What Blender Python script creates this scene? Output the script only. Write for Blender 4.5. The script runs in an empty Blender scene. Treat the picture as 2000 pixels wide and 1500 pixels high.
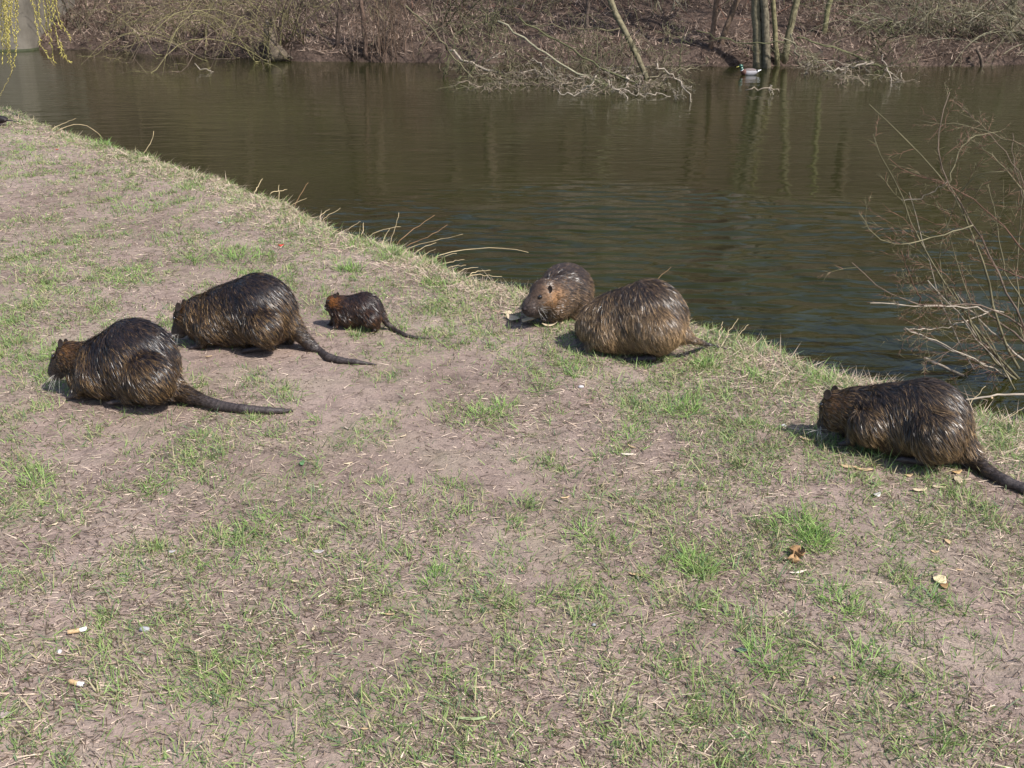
import bpy, math, random
import numpy as np
from mathutils import Vector, Matrix, kdtree

# ------------------------------------------------------------------ camera, light, exposure
SC = bpy.context.scene
COL = SC.collection
F_PX = 2110.0
PITCH = math.radians(21.7)
CAM = np.array([0.0, 0.0, 1.4])
WZ = -0.65                                   # water level

cam_d = bpy.data.cameras.new('camera')
cam_d.sensor_width = 36.0
cam_d.lens = F_PX / 2000.0 * 36.0
cam_d.clip_start = 0.05
cam_d.clip_end = 1000
cam = bpy.data.objects.new('camera', cam_d)
COL.objects.link(cam)
cam.location = CAM
cam.rotation_euler = (math.pi / 2 - PITCH, 0, 0)
SC.camera = cam

SUN_DIR = Vector((0.47, -0.44, 0.765)).normalized()
world = bpy.data.worlds.new('World')
SC.world = world
world.use_nodes = True
wn = world.node_tree
wn.nodes.clear()
sky = wn.nodes.new('ShaderNodeTexSky')
sky.sky_type = 'NISHITA'
sky.sun_disc = False
sky.sun_elevation = math.asin(SUN_DIR.z)
sky.sun_rotation = math.atan2(SUN_DIR.x, SUN_DIR.y)
sky.air_density = 1.0
sky.dust_density = 1.5
bg = wn.nodes.new('ShaderNodeBackground')
bg.inputs[1].default_value = 0.13
wo = wn.nodes.new('ShaderNodeOutputWorld')
wn.links.new(sky.outputs[0], bg.inputs[0])
wn.links.new(bg.outputs[0], wo.inputs[0])
sun_d = bpy.data.lights.new('sun', 'SUN')
sun_d.energy = 4.2
sun_d.angle = math.radians(0.6)
sun_d.color = (1.0, 0.955, 0.90)
sun = bpy.data.objects.new('sun', sun_d)
COL.objects.link(sun)
sun.rotation_euler = SUN_DIR.to_track_quat('Z', 'Y').to_euler()
SC.view_settings.view_transform = 'Standard'
SC.view_settings.look = 'None'
SC.view_settings.gamma = 1
SC.view_settings.use_curve_mapping = False
SC.view_settings.exposure = 0.66
SC.cycles.max_bounces = 5
SC.cycles.diffuse_bounces = 2
SC.cycles.glossy_bounces = 3

RNG = np.random.default_rng(7)

# ------------------------------------------------------------------ projection helpers
FW = np.array([0, math.cos(PITCH), -math.sin(PITCH)])
UP = np.array([0, math.sin(PITCH), math.cos(PITCH)])
RT = np.array([1.0, 0, 0])

def ray(px, py):
    return FW + (px - 1000) / F_PX * RT - (py - 750) / F_PX * UP

def on_z(px, py, z=0.0):
    d = ray(px, py)
    return CAM + d * ((z - CAM[2]) / d[2])

def on_y(px, py, y):
    d = ray(px, py)
    return CAM + d * ((y - CAM[1]) / d[1])

def px_scale(p):                              # metres per photo pixel at point p
    return float(np.dot(np.asarray(p) - CAM, FW)) / F_PX

# ------------------------------------------------------------------ numpy noise
def _hash(ix, iy, seed):
    h = (ix.astype(np.int64) * 374761393 + iy.astype(np.int64) * 668265263 + seed * 1442695041) & 0x7fffffff
    h = ((h ^ (h >> 13)) * 1274126177) & 0x7fffffff
    return ((h ^ (h >> 16)) & 0xffff) / 65535.0

def vnoise(x, y, seed=0):
    x = np.asarray(x, float); y = np.asarray(y, float)
    ix = np.floor(x); iy = np.floor(y)
    fx = x - ix; fy = y - iy
    fx = fx * fx * (3 - 2 * fx); fy = fy * fy * (3 - 2 * fy)
    a = _hash(ix, iy, seed); b = _hash(ix + 1, iy, seed)
    c = _hash(ix, iy + 1, seed); d = _hash(ix + 1, iy + 1, seed)
    return (a * (1 - fx) + b * fx) * (1 - fy) + (c * (1 - fx) + d * fx) * fy

def fbm(x, y, seed=0, octv=4):
    s = 0; amp = 0.5; tot = 0
    for o in range(octv):
        s = s + amp * vnoise(np.asarray(x) * 2 ** o, np.asarray(y) * 2 ** o, seed + o * 17)
        tot += amp; amp *= 0.5
    return s / tot

def sstep(a, b, x):
    t = np.clip((x - a) / (b - a), 0, 1)
    return t * t * (3 - 2 * t)

# ------------------------------------------------------------------ object helpers
def link(o, parent=None):
    COL.objects.link(o)
    if parent is not None:
        o.parent = parent
    return o

def tag(o, label=None, cat=None, group=None, kind=None):
    if label: o['label'] = label
    if cat: o['category'] = cat
    if group: o['group'] = group
    if kind: o['kind'] = kind
    return o

def empty(name, loc, rz=0.0):
    o = bpy.data.objects.new(name, None)
    o.empty_display_size = 0.1
    o.location = loc
    o.rotation_euler = (0, 0, rz)
    return link(o)

def mesh_np(name, verts, faces_list, mat, parent=None, cols=None, smooth=True):
    """faces_list: list of (n,k) int arrays."""
    me = bpy.data.meshes.new(name)
    verts = np.asarray(verts, np.float32)
    faces_list = [np.asarray(f, np.int32) for f in faces_list if len(f)]
    nl = sum(f.size for f in faces_list)
    nf = sum(len(f) for f in faces_list)
    me.vertices.add(len(verts)); me.loops.add(nl); me.polygons.add(nf)
    me.vertices.foreach_set('co', verts.ravel())
    loops = np.concatenate([f.ravel() for f in faces_list])
    tot = np.concatenate([np.full(len(f), f.shape[1], np.int32) for f in faces_list])
    start = np.concatenate([[0], np.cumsum(tot)[:-1]]).astype(np.int32)
    me.loops.foreach_set('vertex_index', loops.astype(np.int32))
    me.polygons.foreach_set('loop_start', start)
    me.polygons.foreach_set('loop_total', tot)
    me.polygons.foreach_set('use_smooth', np.full(nf, smooth))
    if cols is not None:
        at = me.color_attributes.new('tint', 'FLOAT_COLOR', 'POINT')
        c4 = np.ones((len(verts), 4), np.float32); c4[:, :3] = cols
        at.data.foreach_set('color', c4.ravel())
    me.update(calc_edges=True)
    me.validate()
    if mat: me.materials.append(mat)
    o = bpy.data.objects.new(name, me)
    return link(o, parent)

def tube_arrays(polys, rads, sides=4, cols=None):
    """polys list of (n,3); rads list of (n,). Returns verts, faces, cols."""
    V = []; Fq = []; C = []; off = 0
    groups = {}
    for i, p in enumerate(polys):
        groups.setdefault(len(p), []).append(i)
    for n, idx in groups.items():
        P = np.array([polys[i] for i in idx], float)          # m,n,3
        R = np.array([rads[i] for i in idx], float)
        T = np.gradient(P, axis=1)
        T /= np.linalg.norm(T, axis=2, keepdims=True) + 1e-9
        ref = np.where(np.abs(T[:, :1, 2:3]) > 0.9, np.array([1.0, 0, 0]), np.array([0, 0, 1.0]))
        ref = np.broadcast_to(ref, T.shape)
        A = np.cross(T, ref); A /= np.linalg.norm(A, axis=2, keepdims=True) + 1e-9
        B = np.cross(T, A)
        ang = np.arange(sides) * 2 * math.pi / sides
        ring = P[:, :, None, :] + R[:, :, None, None] * (np.cos(ang)[None, None, :, None] * A[:, :, None, :] + np.sin(ang)[None, None, :, None] * B[:, :, None, :])
        m = len(idx)
        V.append(ring.reshape(-1, 3))
        base = off + (np.arange(m)[:, None, None] * n + np.arange(n - 1)[None, :, None]) * sides
        s = np.arange(sides)[None, None, :]; s2 = (s + 1) % sides
        f = np.stack([base + s, base + s2, base + sides + s2, base + sides + s], -1)
        Fq.append(f.reshape(-1, 4))
        # caps
        cap0 = (off + np.arange(m)[:, None] * n * sides + np.arange(sides)[::-1][None, :])
        cap1 = (off + (np.arange(m)[:, None] * n + n - 1) * sides + np.arange(sides)[None, :])
        if sides == 4:
            Fq.append(cap0); Fq.append(cap1)
        else:
            Fq.append(cap0.astype(np.int32)); Fq.append(cap1.astype(np.int32))
        if cols is not None:
            c = np.array([cols[i] for i in idx], float)
            C.append(np.repeat(c, n * sides, axis=0))
        off += m * n * sides
    return np.concatenate(V), Fq, (np.concatenate(C) if cols is not None else None)

def tubes(name, polys, rads, mat, parent=None, sides=4, cols=None):
    v, f, c = tube_arrays(polys, rads, sides, cols)
    o = mesh_np(name, v, f, mat, parent, c)
    if name in ('twigs', 'crown', 'buds', 'whiskers'): o['kind'] = 'stuff'
    return o

# ------------------------------------------------------------------ materials
def new_mat(name):
    m = bpy.data.materials.new(name); m.use_nodes = True
    nt = m.node_tree
    b = nt.nodes['Principled BSDF']
    return m, nt, b

def N(nt, typ, **kw):
    n = nt.nodes.new(typ)
    for k, v in kw.items():
        setattr(n, k, v)
    return n

def noise_node(nt, scale, detail=4, rough=0.6, vec=None, dist=0.0):
    n = N(nt, 'ShaderNodeTexNoise')
    n.inputs['Scale'].default_value = scale
    n.inputs['Detail'].default_value = detail
    n.inputs['Roughness'].default_value = rough
    n.inputs['Distortion'].default_value = dist
    if vec is not None: nt.links.new(vec, n.inputs['Vector'])
    return n

def ramp(nt, src, stops):
    r = N(nt, 'ShaderNodeValToRGB')
    el = r.color_ramp.elements
    while len(el) > len(stops): el.remove(el[-1])
    while len(el) < len(stops): el.new(0.5)
    for e, (p, c) in zip(el, stops):
        e.position = p
        e.color = (c[0], c[1], c[2], 1) if not isinstance(c, (int, float)) else (c, c, c, 1)
    nt.links.new(src, r.inputs[0])
    return r

def mixc(nt, fac, a, b, mode='MIX'):
    m = N(nt, 'ShaderNodeMix', data_type='RGBA', blend_type=mode)
    for s, v in ((m.inputs[0], fac), (m.inputs[6], a), (m.inputs[7], b)):
        if isinstance(v, (int, float)): s.default_value = v
        elif isinstance(v, tuple): s.default_value = (*v, 1)
        else: nt.links.new(v, s)
    return m.outputs[2]

def bump(nt, b, h, strength=0.5, dist=0.01, prev=None):
    n = N(nt, 'ShaderNodeBump')
    n.inputs['Strength'].default_value = strength
    n.inputs['Distance'].default_value = dist
    nt.links.new(h, n.inputs['Height'])
    if prev is not None: nt.links.new(prev, n.inputs['Normal'])
    nt.links.new(n.outputs[0], b.inputs['Normal'])
    return n.outputs[0]

def tint_mat(name, rough=0.6, spec=0.4, nscale=0, trans=0.0, var=0.35, coat=0.0, bumpd=0.0):
    m, nt, b = new_mat(name)
    a = N(nt, 'ShaderNodeAttribute', attribute_name='tint')
    out = a.outputs['Color']
    if nscale:
        g = N(nt, 'ShaderNodeNewGeometry')
        n = noise_node(nt, nscale, 4, 0.6, g.outputs['Position'])
        r = ramp(nt, n.outputs['Fac'], [(0.3, 1 - var), (0.7, 1 + var)])
        out = mixc(nt, 1.0, out, r.outputs[0], 'MULTIPLY')
        if bumpd: bump(nt, b, n.outputs['Fac'], 0.8, bumpd)
    nt.links.new(out, b.inputs['Base Color'])
    b.inputs['Roughness'].default_value = rough
    b.inputs['Specular IOR Level'].default_value = spec
    if coat:
        b.inputs['Coat Weight'].default_value = coat
        b.inputs['Coat Roughness'].default_value = 0.2
    if trans:
        t = N(nt, 'ShaderNodeBsdfTranslucent'); nt.links.new(out, t.inputs[0])
        mx = N(nt, 'ShaderNodeMixShader'); mx.inputs[0].default_value = trans
        nt.links.new(b.outputs[0], mx.inputs[1]); nt.links.new(t.outputs[0], mx.inputs[2])
        nt.links.new(mx.outputs[0], nt.nodes['Material Output'].inputs[0])
    return m

def plain_mat(name, c1, c2=None, scale=20, rough=0.7, spec=0.4, bumpd=0.0, stretch=(1, 1, 1), obj=False):
    m, nt, b = new_mat(name)
    c2 = c2 or tuple(x * 0.6 for x in c1)
    tc = N(nt, 'ShaderNodeTexCoord')
    mp = N(nt, 'ShaderNodeMapping'); mp.inputs['Scale'].default_value = stretch
    nt.links.new(tc.outputs['Object'], mp.inputs[0])
    n = noise_node(nt, scale, 5, 0.65, mp.outputs[0])
    r = ramp(nt, n.outputs['Fac'], [(0.3, c2), (0.7, c1)])
    nt.links.new(r.outputs[0], b.inputs['Base Color'])
    b.inputs['Roughness'].default_value = rough
    b.inputs['Specular IOR Level'].default_value = spec
    if bumpd: bump(nt, b, n.outputs['Fac'], 0.8, bumpd)
    return m

def soil_mat():
    m, nt, b = new_mat('trampled soil')
    g = N(nt, 'ShaderNodeNewGeometry'); P = g.outputs['Position']
    big = noise_node(nt, 1.6, 4, 0.6, P)
    base = ramp(nt, big.outputs['Fac'], [(0.30, (0.185, 0.136, 0.110)), (0.52, (0.262, 0.196, 0.164)), (0.75, (0.335, 0.258, 0.222))])
    mid = noise_node(nt, 14, 6, 0.7, P, 0.4)
    midr = ramp(nt, mid.outputs['Fac'], [(0.32, 0.62), (0.5, 0.98), (0.72, 1.15)])
    c = mixc(nt, 1.0, base.outputs[0], midr.outputs[0], 'MULTIPLY')
    fine = noise_node(nt, 130, 4, 0.7, P)
    finer = ramp(nt, fine.outputs['Fac'], [(0.30, 0.55), (0.48, 1.0), (0.75, 1.2)])
    c = mixc(nt, 0.8, c, finer.outputs[0], 'MULTIPLY')
    # greenish brown root mat where the sward is worn thin
    gm = noise_node(nt, 3.2, 5, 0.65, P)
    gr = ramp(nt, gm.outputs['Fac'], [(0.46, 0.0), (0.66, 0.28)])
    c = mixc(nt, gr.outputs[0], c, (0.150, 0.145, 0.070))
    nt.links.new(c, b.inputs['Base Color'])
    b.inputs['Roughness'].default_value = 0.95
    b.inputs['Specular IOR Level'].default_value = 0.15
    n1 = bump(nt, b, mid.outputs['Fac'], 0.9, 0.012)
    bump(nt, b, fine.outputs['Fac'], 0.9, 0.004, n1)
    return m

def far_soil_mat():
    m, nt, b = new_mat('far bank soil and leaf litter')
    g = N(nt, 'ShaderNodeNewGeometry'); P = g.outputs['Position']
    a = noise_node(nt, 1.2, 5, 0.65, P)
    r = ramp(nt, a.outputs['Fac'], [(0.3, (0.048, 0.033, 0.025)), (0.55, (0.100, 0.070, 0.055)), (0.75, (0.15, 0.108, 0.085))])
    f = noise_node(nt, 14, 6, 0.75, P)
    fr = ramp(nt, f.outputs['Fac'], [(0.32, 0.5), (0.5, 0.95), (0.7, 1.5)])
    c = mixc(nt, 1.0, r.outputs[0], fr.outputs[0], 'MULTIPLY')
    nt.links.new(c, b.inputs['Base Color'])
    b.inputs['Roughness'].default_value = 0.95
    b.inputs['Specular IOR Level'].default_value = 0.15
    bump(nt, b, f.outputs['Fac'], 1.0, 0.08)
    return m

def water_mat():
    m, nt, b = new_mat('murky pond water')
    g = N(nt, 'ShaderNodeNewGeometry'); P = g.outputs['Position']
    cl = noise_node(nt, 0.35, 3, 0.5, P)
    cr = ramp(nt, cl.outputs['Fac'], [(0.35, (0.0150, 0.0158, 0.0034)), (0.65, (0.0210, 0.0220, 0.0052))])
    nt.links.new(cr.outputs[0], b.inputs['Base Color'])
    b.inputs['Roughness'].default_value = 0.07
    b.inputs['IOR'].default_value = 1.333
    b.inputs['Specular IOR Level'].default_value = 0.46
    mp = N(nt, 'ShaderNodeMapping'); mp.inputs['Scale'].default_value = (0.9, 2.3, 1.0)
    mp.inputs['Rotation'].default_value = (0, 0, math.radians(-6))
    nt.links.new(P, mp.inputs[0])
    rip = noise_node(nt, 4.2, 2, 0.45, mp.outputs[0], 0.6)
    rip2 = noise_node(nt, 1.3, 2, 0.5, mp.outputs[0], 0.2)
    # wind-ruffled area over the middle of the pond and along the near bank
    wm = noise_node(nt, 0.22, 2, 0.5, P)
    wr = ramp(nt, wm.outputs['Fac'], [(0.40, 0.07), (0.60, 0.22)])
    sx = N(nt, 'ShaderNodeSeparateXYZ'); nt.links.new(P, sx.inputs[0])
    d2 = N(nt, 'ShaderNodeVectorMath', operation='DISTANCE')
    nt.links.new(P, d2.inputs[0]); d2.inputs[1].default_value = (1.0, 7.8, WZ)
    mr = N(nt, 'ShaderNodeMapRange'); mr.inputs[1].default_value = 0.3; mr.inputs[2].default_value = 3.6
    mr.inputs[3].default_value = 0.55; mr.inputs[4].default_value = 0.0
    mr.interpolation_type = 'SMOOTHERSTEP'
    nt.links.new(d2.outputs['Value'], mr.inputs[0])
    ad = N(nt, 'ShaderNodeMath', operation='ADD'); nt.links.new(wr.outputs[0], ad.inputs[0]); nt.links.new(mr.outputs[0], ad.inputs[1])
    m1 = N(nt, 'ShaderNodeMath', operation='MULTIPLY'); nt.links.new(rip.outputs['Fac'], m1.inputs[0]); nt.links.new(ad.outputs[0], m1.inputs[1])
    m2 = N(nt, 'ShaderNodeMath', operation='MULTIPLY'); nt.links.new(rip2.outputs['Fac'], m2.inputs[0]); m2.inputs[1].default_value = 0.28
    s = N(nt, 'ShaderNodeMath', operation='ADD'); nt.links.new(m1.outputs[0], s.inputs[0]); nt.links.new(m2.outputs[0], s.inputs[1])
    mp3 = N(nt, 'ShaderNodeMapping'); mp3.inputs['Scale'].default_value = (1.0, 2.3, 1.0)
    mp3.inputs['Rotation'].default_value = (0, 0, math.radians(5))
    nt.links.new(P, mp3.inputs[0])
    rip3 = noise_node(nt, 3.0, 0, 0.5, mp3.outputs[0], 0.25)
    cl3 = noise_node(nt, 0.9, 2, 0.5, P)
    cm3 = ramp(nt, cl3.outputs['Fac'], [(0.40, 0.12), (0.58, 1.0)])
    m3 = N(nt, 'ShaderNodeMath', operation='MULTIPLY'); nt.links.new(rip3.outputs['Fac'], m3.inputs[0]); nt.links.new(mr.outputs[0], m3.inputs[1])
    m4 = N(nt, 'ShaderNodeMath', operation='MULTIPLY'); nt.links.new(m3.outputs[0], m4.inputs[0]); nt.links.new(cm3.outputs[0], m4.inputs[1])
    m5 = N(nt, 'ShaderNodeMath', operation='MULTIPLY'); nt.links.new(m4.outputs[0], m5.inputs[0]); m5.inputs[1].default_value = 8.0
    s2 = N(nt, 'ShaderNodeMath', operation='ADD'); nt.links.new(s.outputs[0], s2.inputs[0]); nt.links.new(m5.outputs[0], s2.inputs[1])
    bump(nt, b, s2.outputs[0], 1.0, 0.034)
    return m

M_SOIL = soil_mat(); M_FAR = far_soil_mat(); M_WATER = water_mat()
M_GRASS = tint_mat('grass blade', 0.55, 0.35, trans=0.3)
M_STRAW = tint_mat('dry straw', 0.7, 0.25, trans=0.1)
M_FUR = tint_mat('wet guard hair', 0.34, 0.6)
M_SKIN = tint_mat('skin under fur', 0.55, 0.4, 220, var=0.4, bumpd=0.002)
M_BARK = tint_mat('twig bark', 0.85, 0.2, 9, var=0.4)
M_TRUNK = tint_mat('trunk bark', 0.9, 0.2, 14, var=0.5, bumpd=0.02)
M_EYE = plain_mat('wet dark eye', (0.012, 0.008, 0.006), rough=0.06, spec=0.9)
M_WHISK = plain_mat('whisker', (0.55, 0.52, 0.47), (0.42, 0.40, 0.36), rough=0.5)
M_CONC = plain_mat('weathered concrete', (0.185, 0.165, 0.135), (0.10, 0.088, 0.070), 1.6, 0.9, 0.2, 0.03)
M_ALGAE = plain_mat('algae line', (0.075, 0.085, 0.04), (0.04, 0.045, 0.025), 6, 0.8)

# ------------------------------------------------------------------ near bank
EDGE_PX = [(-500, 120), (-200, 168), (0, 219), (60, 240), (150, 272), (250, 303), (350, 336), (430, 366), (520, 400),
           (620, 432), (720, 476), (820, 512), (900, 545), (1000, 573), (1100, 586), (1250, 612), (1370, 645),
           (1450, 668), (1540, 703), (1640, 742), (1760, 775), (1880, 808), (2000, 840), (2200, 900), (2500, 1000)]
EDGE = np.array([on_z(x, y - 8, -0.01)[:2] for x, y in EDGE_PX])
EDGE = np.vstack([EDGE[0] + (EDGE[0] - EDGE[1]) / np.linalg.norm(EDGE[0] - EDGE[1]) * 40, EDGE,
                  EDGE[-1] + (EDGE[-1] - EDGE[-2]) / np.linalg.norm(EDGE[-1] - EDGE[-2]) * 40])

def edge_dist(x, y):
    """signed distance to the bank edge, positive on land."""
    x = np.asarray(x, float); y = np.asarray(y, float)
    best = np.full(x.shape, 1e9); sign = np.ones(x.shape)
    for a, b in zip(EDGE[:-1], EDGE[1:]):
        ab = b - a; L2 = ab @ ab
        t = np.clip(((x - a[0]) * ab[0] + (y - a[1]) * ab[1]) / L2, 0, 1)
        dx = x - a[0] - t * ab[0]; dy = y - a[1] - t * ab[1]
        d = np.hypot(dx, dy)
        cr = ab[0] * dy - ab[1] * dx
        m = d < best
        best = np.where(m, d, best)
        sign = np.where(m, np.where(cr < 0, 1, -1), sign)
    return best * sign

PROF_D = np.array([-60, -3, -1.2, -0.55, -0.30, -0.12, 0.0, 0.12, 0.30, 0.6, 60])
PROF_Z = np.array([-2.0, -1.7, -1.3, -0.72, -0.42, -0.13, -0.018, -0.004, 0.0, 0, 0])

def ground_h(x, y, d=None):
    x = np.asarray(x, float); y = np.asarray(y, float)
    if d is None: d = edge_dist(x, y)
    wob = (fbm(x * 2.1, y * 2.1, 5, 4) - 0.5) * 0.26
    z = np.interp(d + wob * np.exp(-(d / 0.5) ** 2), PROF_D, PROF_Z)
    z = z + (fbm(x * 1.1, y * 1.1, 11, 3) - 0.5) * 0.030 + (fbm(x * 9, y * 9, 21, 3) - 0.5) * 0.014
    return z

def gpt(px, py, dz=0.0):
    """world point on the near bank under a photo pixel."""
    z = 0.0
    for _ in range(4):
        p = on_z(px, py, z)
        z = max(-0.05, float(ground_h(p[0], p[1])))
    p = on_z(px, py, z); p[2] = z + dz
    return p

def axis_grid(lo, hi, step, out, grow=1.35):
    c = list(np.arange(lo, hi + 1e-6, step))
    s = step; v = c[-1]
    while v < out:
        s *= grow; v += s; c.append(v)
    s = step; v = c[0]; pre = []
    while v > -out:
        s *= grow; v -= s; pre.append(v)
    return np.array(pre[::-1] + c)

def sheet(name, xs, ys, zf, mat):
    X, Y = np.meshgrid(xs, ys)
    Z = zf(X, Y)
    V = np.stack([X, Y, Z], -1).reshape(-1, 3)
    nx, ny = len(xs), len(ys)
    i = (np.arange(ny - 1)[:, None] * nx + np.arange(nx - 1)[None, :]).ravel()
    Fq = np.stack([i, i + 1, i + nx + 1, i + nx], -1)
    return mesh_np(name, V, [Fq], mat)

xs = axis_grid(-3.2, 3.2, 0.022, 60, 1.12)
ys = np.concatenate([-np.geomspace(1, 40, 14)[::-1] + 1.6, np.arange(1.2, 5.5, 0.020), np.arange(5.5, 12.0, 0.045), np.geomspace(12.1, 30, 30)])
gr = sheet('ground', xs, ys, lambda X, Y: ground_h(X, Y), M_SOIL)
tag(gr, kind='structure')

# ------------------------------------------------------------------ water and far bank
SHORE_PX = [(-1500, 84), (-500, 88), (100, 97), (200, 98), (300, 105), (450, 113), (600, 120), (800, 122), (1000, 124),
            (1200, 127), (1400, 131), (1560, 130), (1750, 132), (1900, 130), (2000, 126), (2600, 122), (3500, 115)]
SHORE = np.array([on_z(x, y, WZ)[:2] for x, y in SHORE_PX])

def shore_y(x): return np.interp(x, SHORE[:, 0], SHORE[:, 1])

def far_h(x, y):
    x = np.asarray(x, float); y = np.asarray(y, float)
    e = y - shore_y(x) + (fbm(x * 0.9, y * 0.0 + 3, 31, 3) - 0.5) * 0.5
    z = np.interp(e, [-8, -0.4, 0.0, 0.12, 0.45, 1.2, 4, 9, 26, 60], [-1.9, -0.9, -0.70, -0.50, -0.32, -0.20, 0.50, 2.8, 14.0, 16.0])  # hill top out of view, raised to keep bright sky out of reflections
    return z + (fbm(x * 1.3, y * 1.3, 41, 4) - 0.5) * 0.28 * sstep(0.1, 1.2, e) + (fbm(x * 5, y * 5, 51, 3) - 0.5) * 0.09

xs = np.concatenate([-np.geomspace(16, 90, 24)[::-1], np.arange(-15.8, 15.9, 0.10), np.geomspace(16, 90, 24)])
ys = np.concatenate([np.arange(19, 29, 0.10), np.geomspace(29.1, 90, 40)])
fb = sheet('far_bank', xs, ys, far_h, M_FAR)
tag(fb, kind='structure')
X = np.array([-90, -30, -10, 0, 10, 30, 90.0]); Y = np.array([-40, 0, 5, 10, 20, 30.0])
wa = sheet('water', X, Y, lambda a, b: a * 0 + WZ, M_WATER)
tag(wa, kind='structure')

# ------------------------------------------------------------------ grass and straw on the near bank
def flat_bits(name, P, az, L, W, lean, cols, mat, label, cat):
    n = len(P)
    dv = np.stack([np.cos(az) * np.sin(lean), np.sin(az) * np.sin(lean), np.cos(lean)], 1)
    side = np.stack([-np.sin(az), np.cos(az), RNG.uniform(-.7, .7, n)], 1)
    V = np.stack([P - side * W[:, None] / 2, P + side * W[:, None] / 2, P + dv * L[:, None]], 1).reshape(-1, 3)
    T = np.arange(3 * n).reshape(-1, 3)
    ob = mesh_np(name, V, [T], mat, cols=np.repeat(cols, 3, axis=0))
    tag(ob, label, cat, kind='stuff')
    return ob

def blades(name, P, az, L, W, lean, curl, cols, mat, label, cat):
    n = len(P)
    dirh = np.stack([np.cos(az), np.sin(az), np.zeros(n)], 1)
    side = np.stack([-np.sin(az), np.cos(az), np.zeros(n)], 1)
    tw = RNG.uniform(-0.9, 0.9, n)
    rows = []
    pos = P.copy(); a = lean.copy()
    K = 2
    for k in range(K + 1):
        w = W * (1, 0.85, 0)[k]
        upv = np.array([0, 0, 1.0])
        nrm = dirh * -np.sin(np.pi / 2 - a)[:, None] + upv * np.cos(np.pi / 2 - a)[:, None]
        sv = side * np.cos(tw)[:, None] + nrm * np.sin(tw)[:, None]
        if k < K:
            rows.append(pos - sv * w[:, None] / 2); rows.append(pos + sv * w[:, None] / 2)
        else:
            rows.append(pos.copy())
        st = L / K
        pos = pos + (dirh * np.sin(a)[:, None] + upv * np.cos(a)[:, None]) * st[:, None]
        a = a + curl / K
    V = np.stack(rows, 1).reshape(-1, 3)       # 5 per blade
    o = np.arange(n)[:, None] * 5
    q = o + np.array([[0, 1, 3, 2]])
    t = o + np.array([[2, 3, 4]])
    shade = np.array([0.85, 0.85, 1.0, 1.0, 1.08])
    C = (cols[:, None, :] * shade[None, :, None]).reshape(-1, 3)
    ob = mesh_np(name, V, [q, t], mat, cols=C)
    tag(ob, label, cat, kind='stuff')
    return ob

def sample_bank(n, ymin=1.45, ymax=13.5):
    u = RNG.random(n)
    a_ = 0.55
    y = (ymin ** a_ + u * (ymax ** a_ - ymin ** a_)) ** (1 / a_)
    hw = 0.50 * y + 0.35
    x = RNG.uniform(-1, 1, n) * hw
    d = edge_dist(x, y)
    k = d > -0.42
    return x[k], y[k], d[k]

def green_density(x, y, d):
    a = fbm(x * 1.5 + 3, y * 1.0, 61, 4)
    b = fbm(x * 6.5, y * 5, 71, 3)
    m = sstep(0.36, 0.62, a * 0.55 + b * 0.45)
    m = m ** 1.25 * (0.38 + 0.62 * sstep(2.0, 3.8, y)) + 0.045 + 0.10 * sstep(3.5, 6.0, y)
    m = m + 0.60 * sstep(0.40, 0.0, d) * sstep(-0.42, -0.1, d)
    m = m + 0.30 * sstep(1.3, 0.3, d)
    return np.clip(m, 0, 1)

x, y, d = sample_bank(1150000)
k = RNG.random(len(x)) < green_density(x, y, d) * 0.72
x, y, d = x[k], y[k], d[k]
# blades grow in irregular tufts of very different size, some stand alone
nt_ = 12000
ti = RNG.integers(0, len(x), nt_)
TCX, TCY = x[ti].copy(), y[ti].copy()
T_sp = 0.006 + 0.030 * RNG.random(nt_) ** 1.6
T_n = RNG.lognormal(0, 0.8, nt_) * (T_sp / 0.02)
T_sz = 0.45 + 0.85 * RNG.random(nt_) ** 1.4
T_h = np.clip(0.6 * fbm(TCX * 3, TCY * 3, 401, 2) + 0.4 * RNG.random(nt_), 0, 1)
T_az = RNG.uniform(0, 2 * np.pi, nt_)
n = len(x)
pick_ = RNG.choice(nt_, n, p=T_n / T_n.sum())
lone = RNG.random(n) < 0.25
gx = TCX[pick_] + RNG.normal(0, 1, n) * T_sp[pick_]; gy_ = TCY[pick_] + RNG.normal(0, 1, n) * T_sp[pick_] * 1.2
x = np.where(lone, x, gx); y = np.where(lone, y, gy_)
size_h = np.where(lone, RNG.uniform(.30, .85, n), T_sz[pick_] * RNG.uniform(.6, 1.25, n))
hue_h = np.where(lone, RNG.random(n), T_h[pick_])
azt = np.where(lone, RNG.uniform(0, 6.28, n), T_az[pick_])
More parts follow.
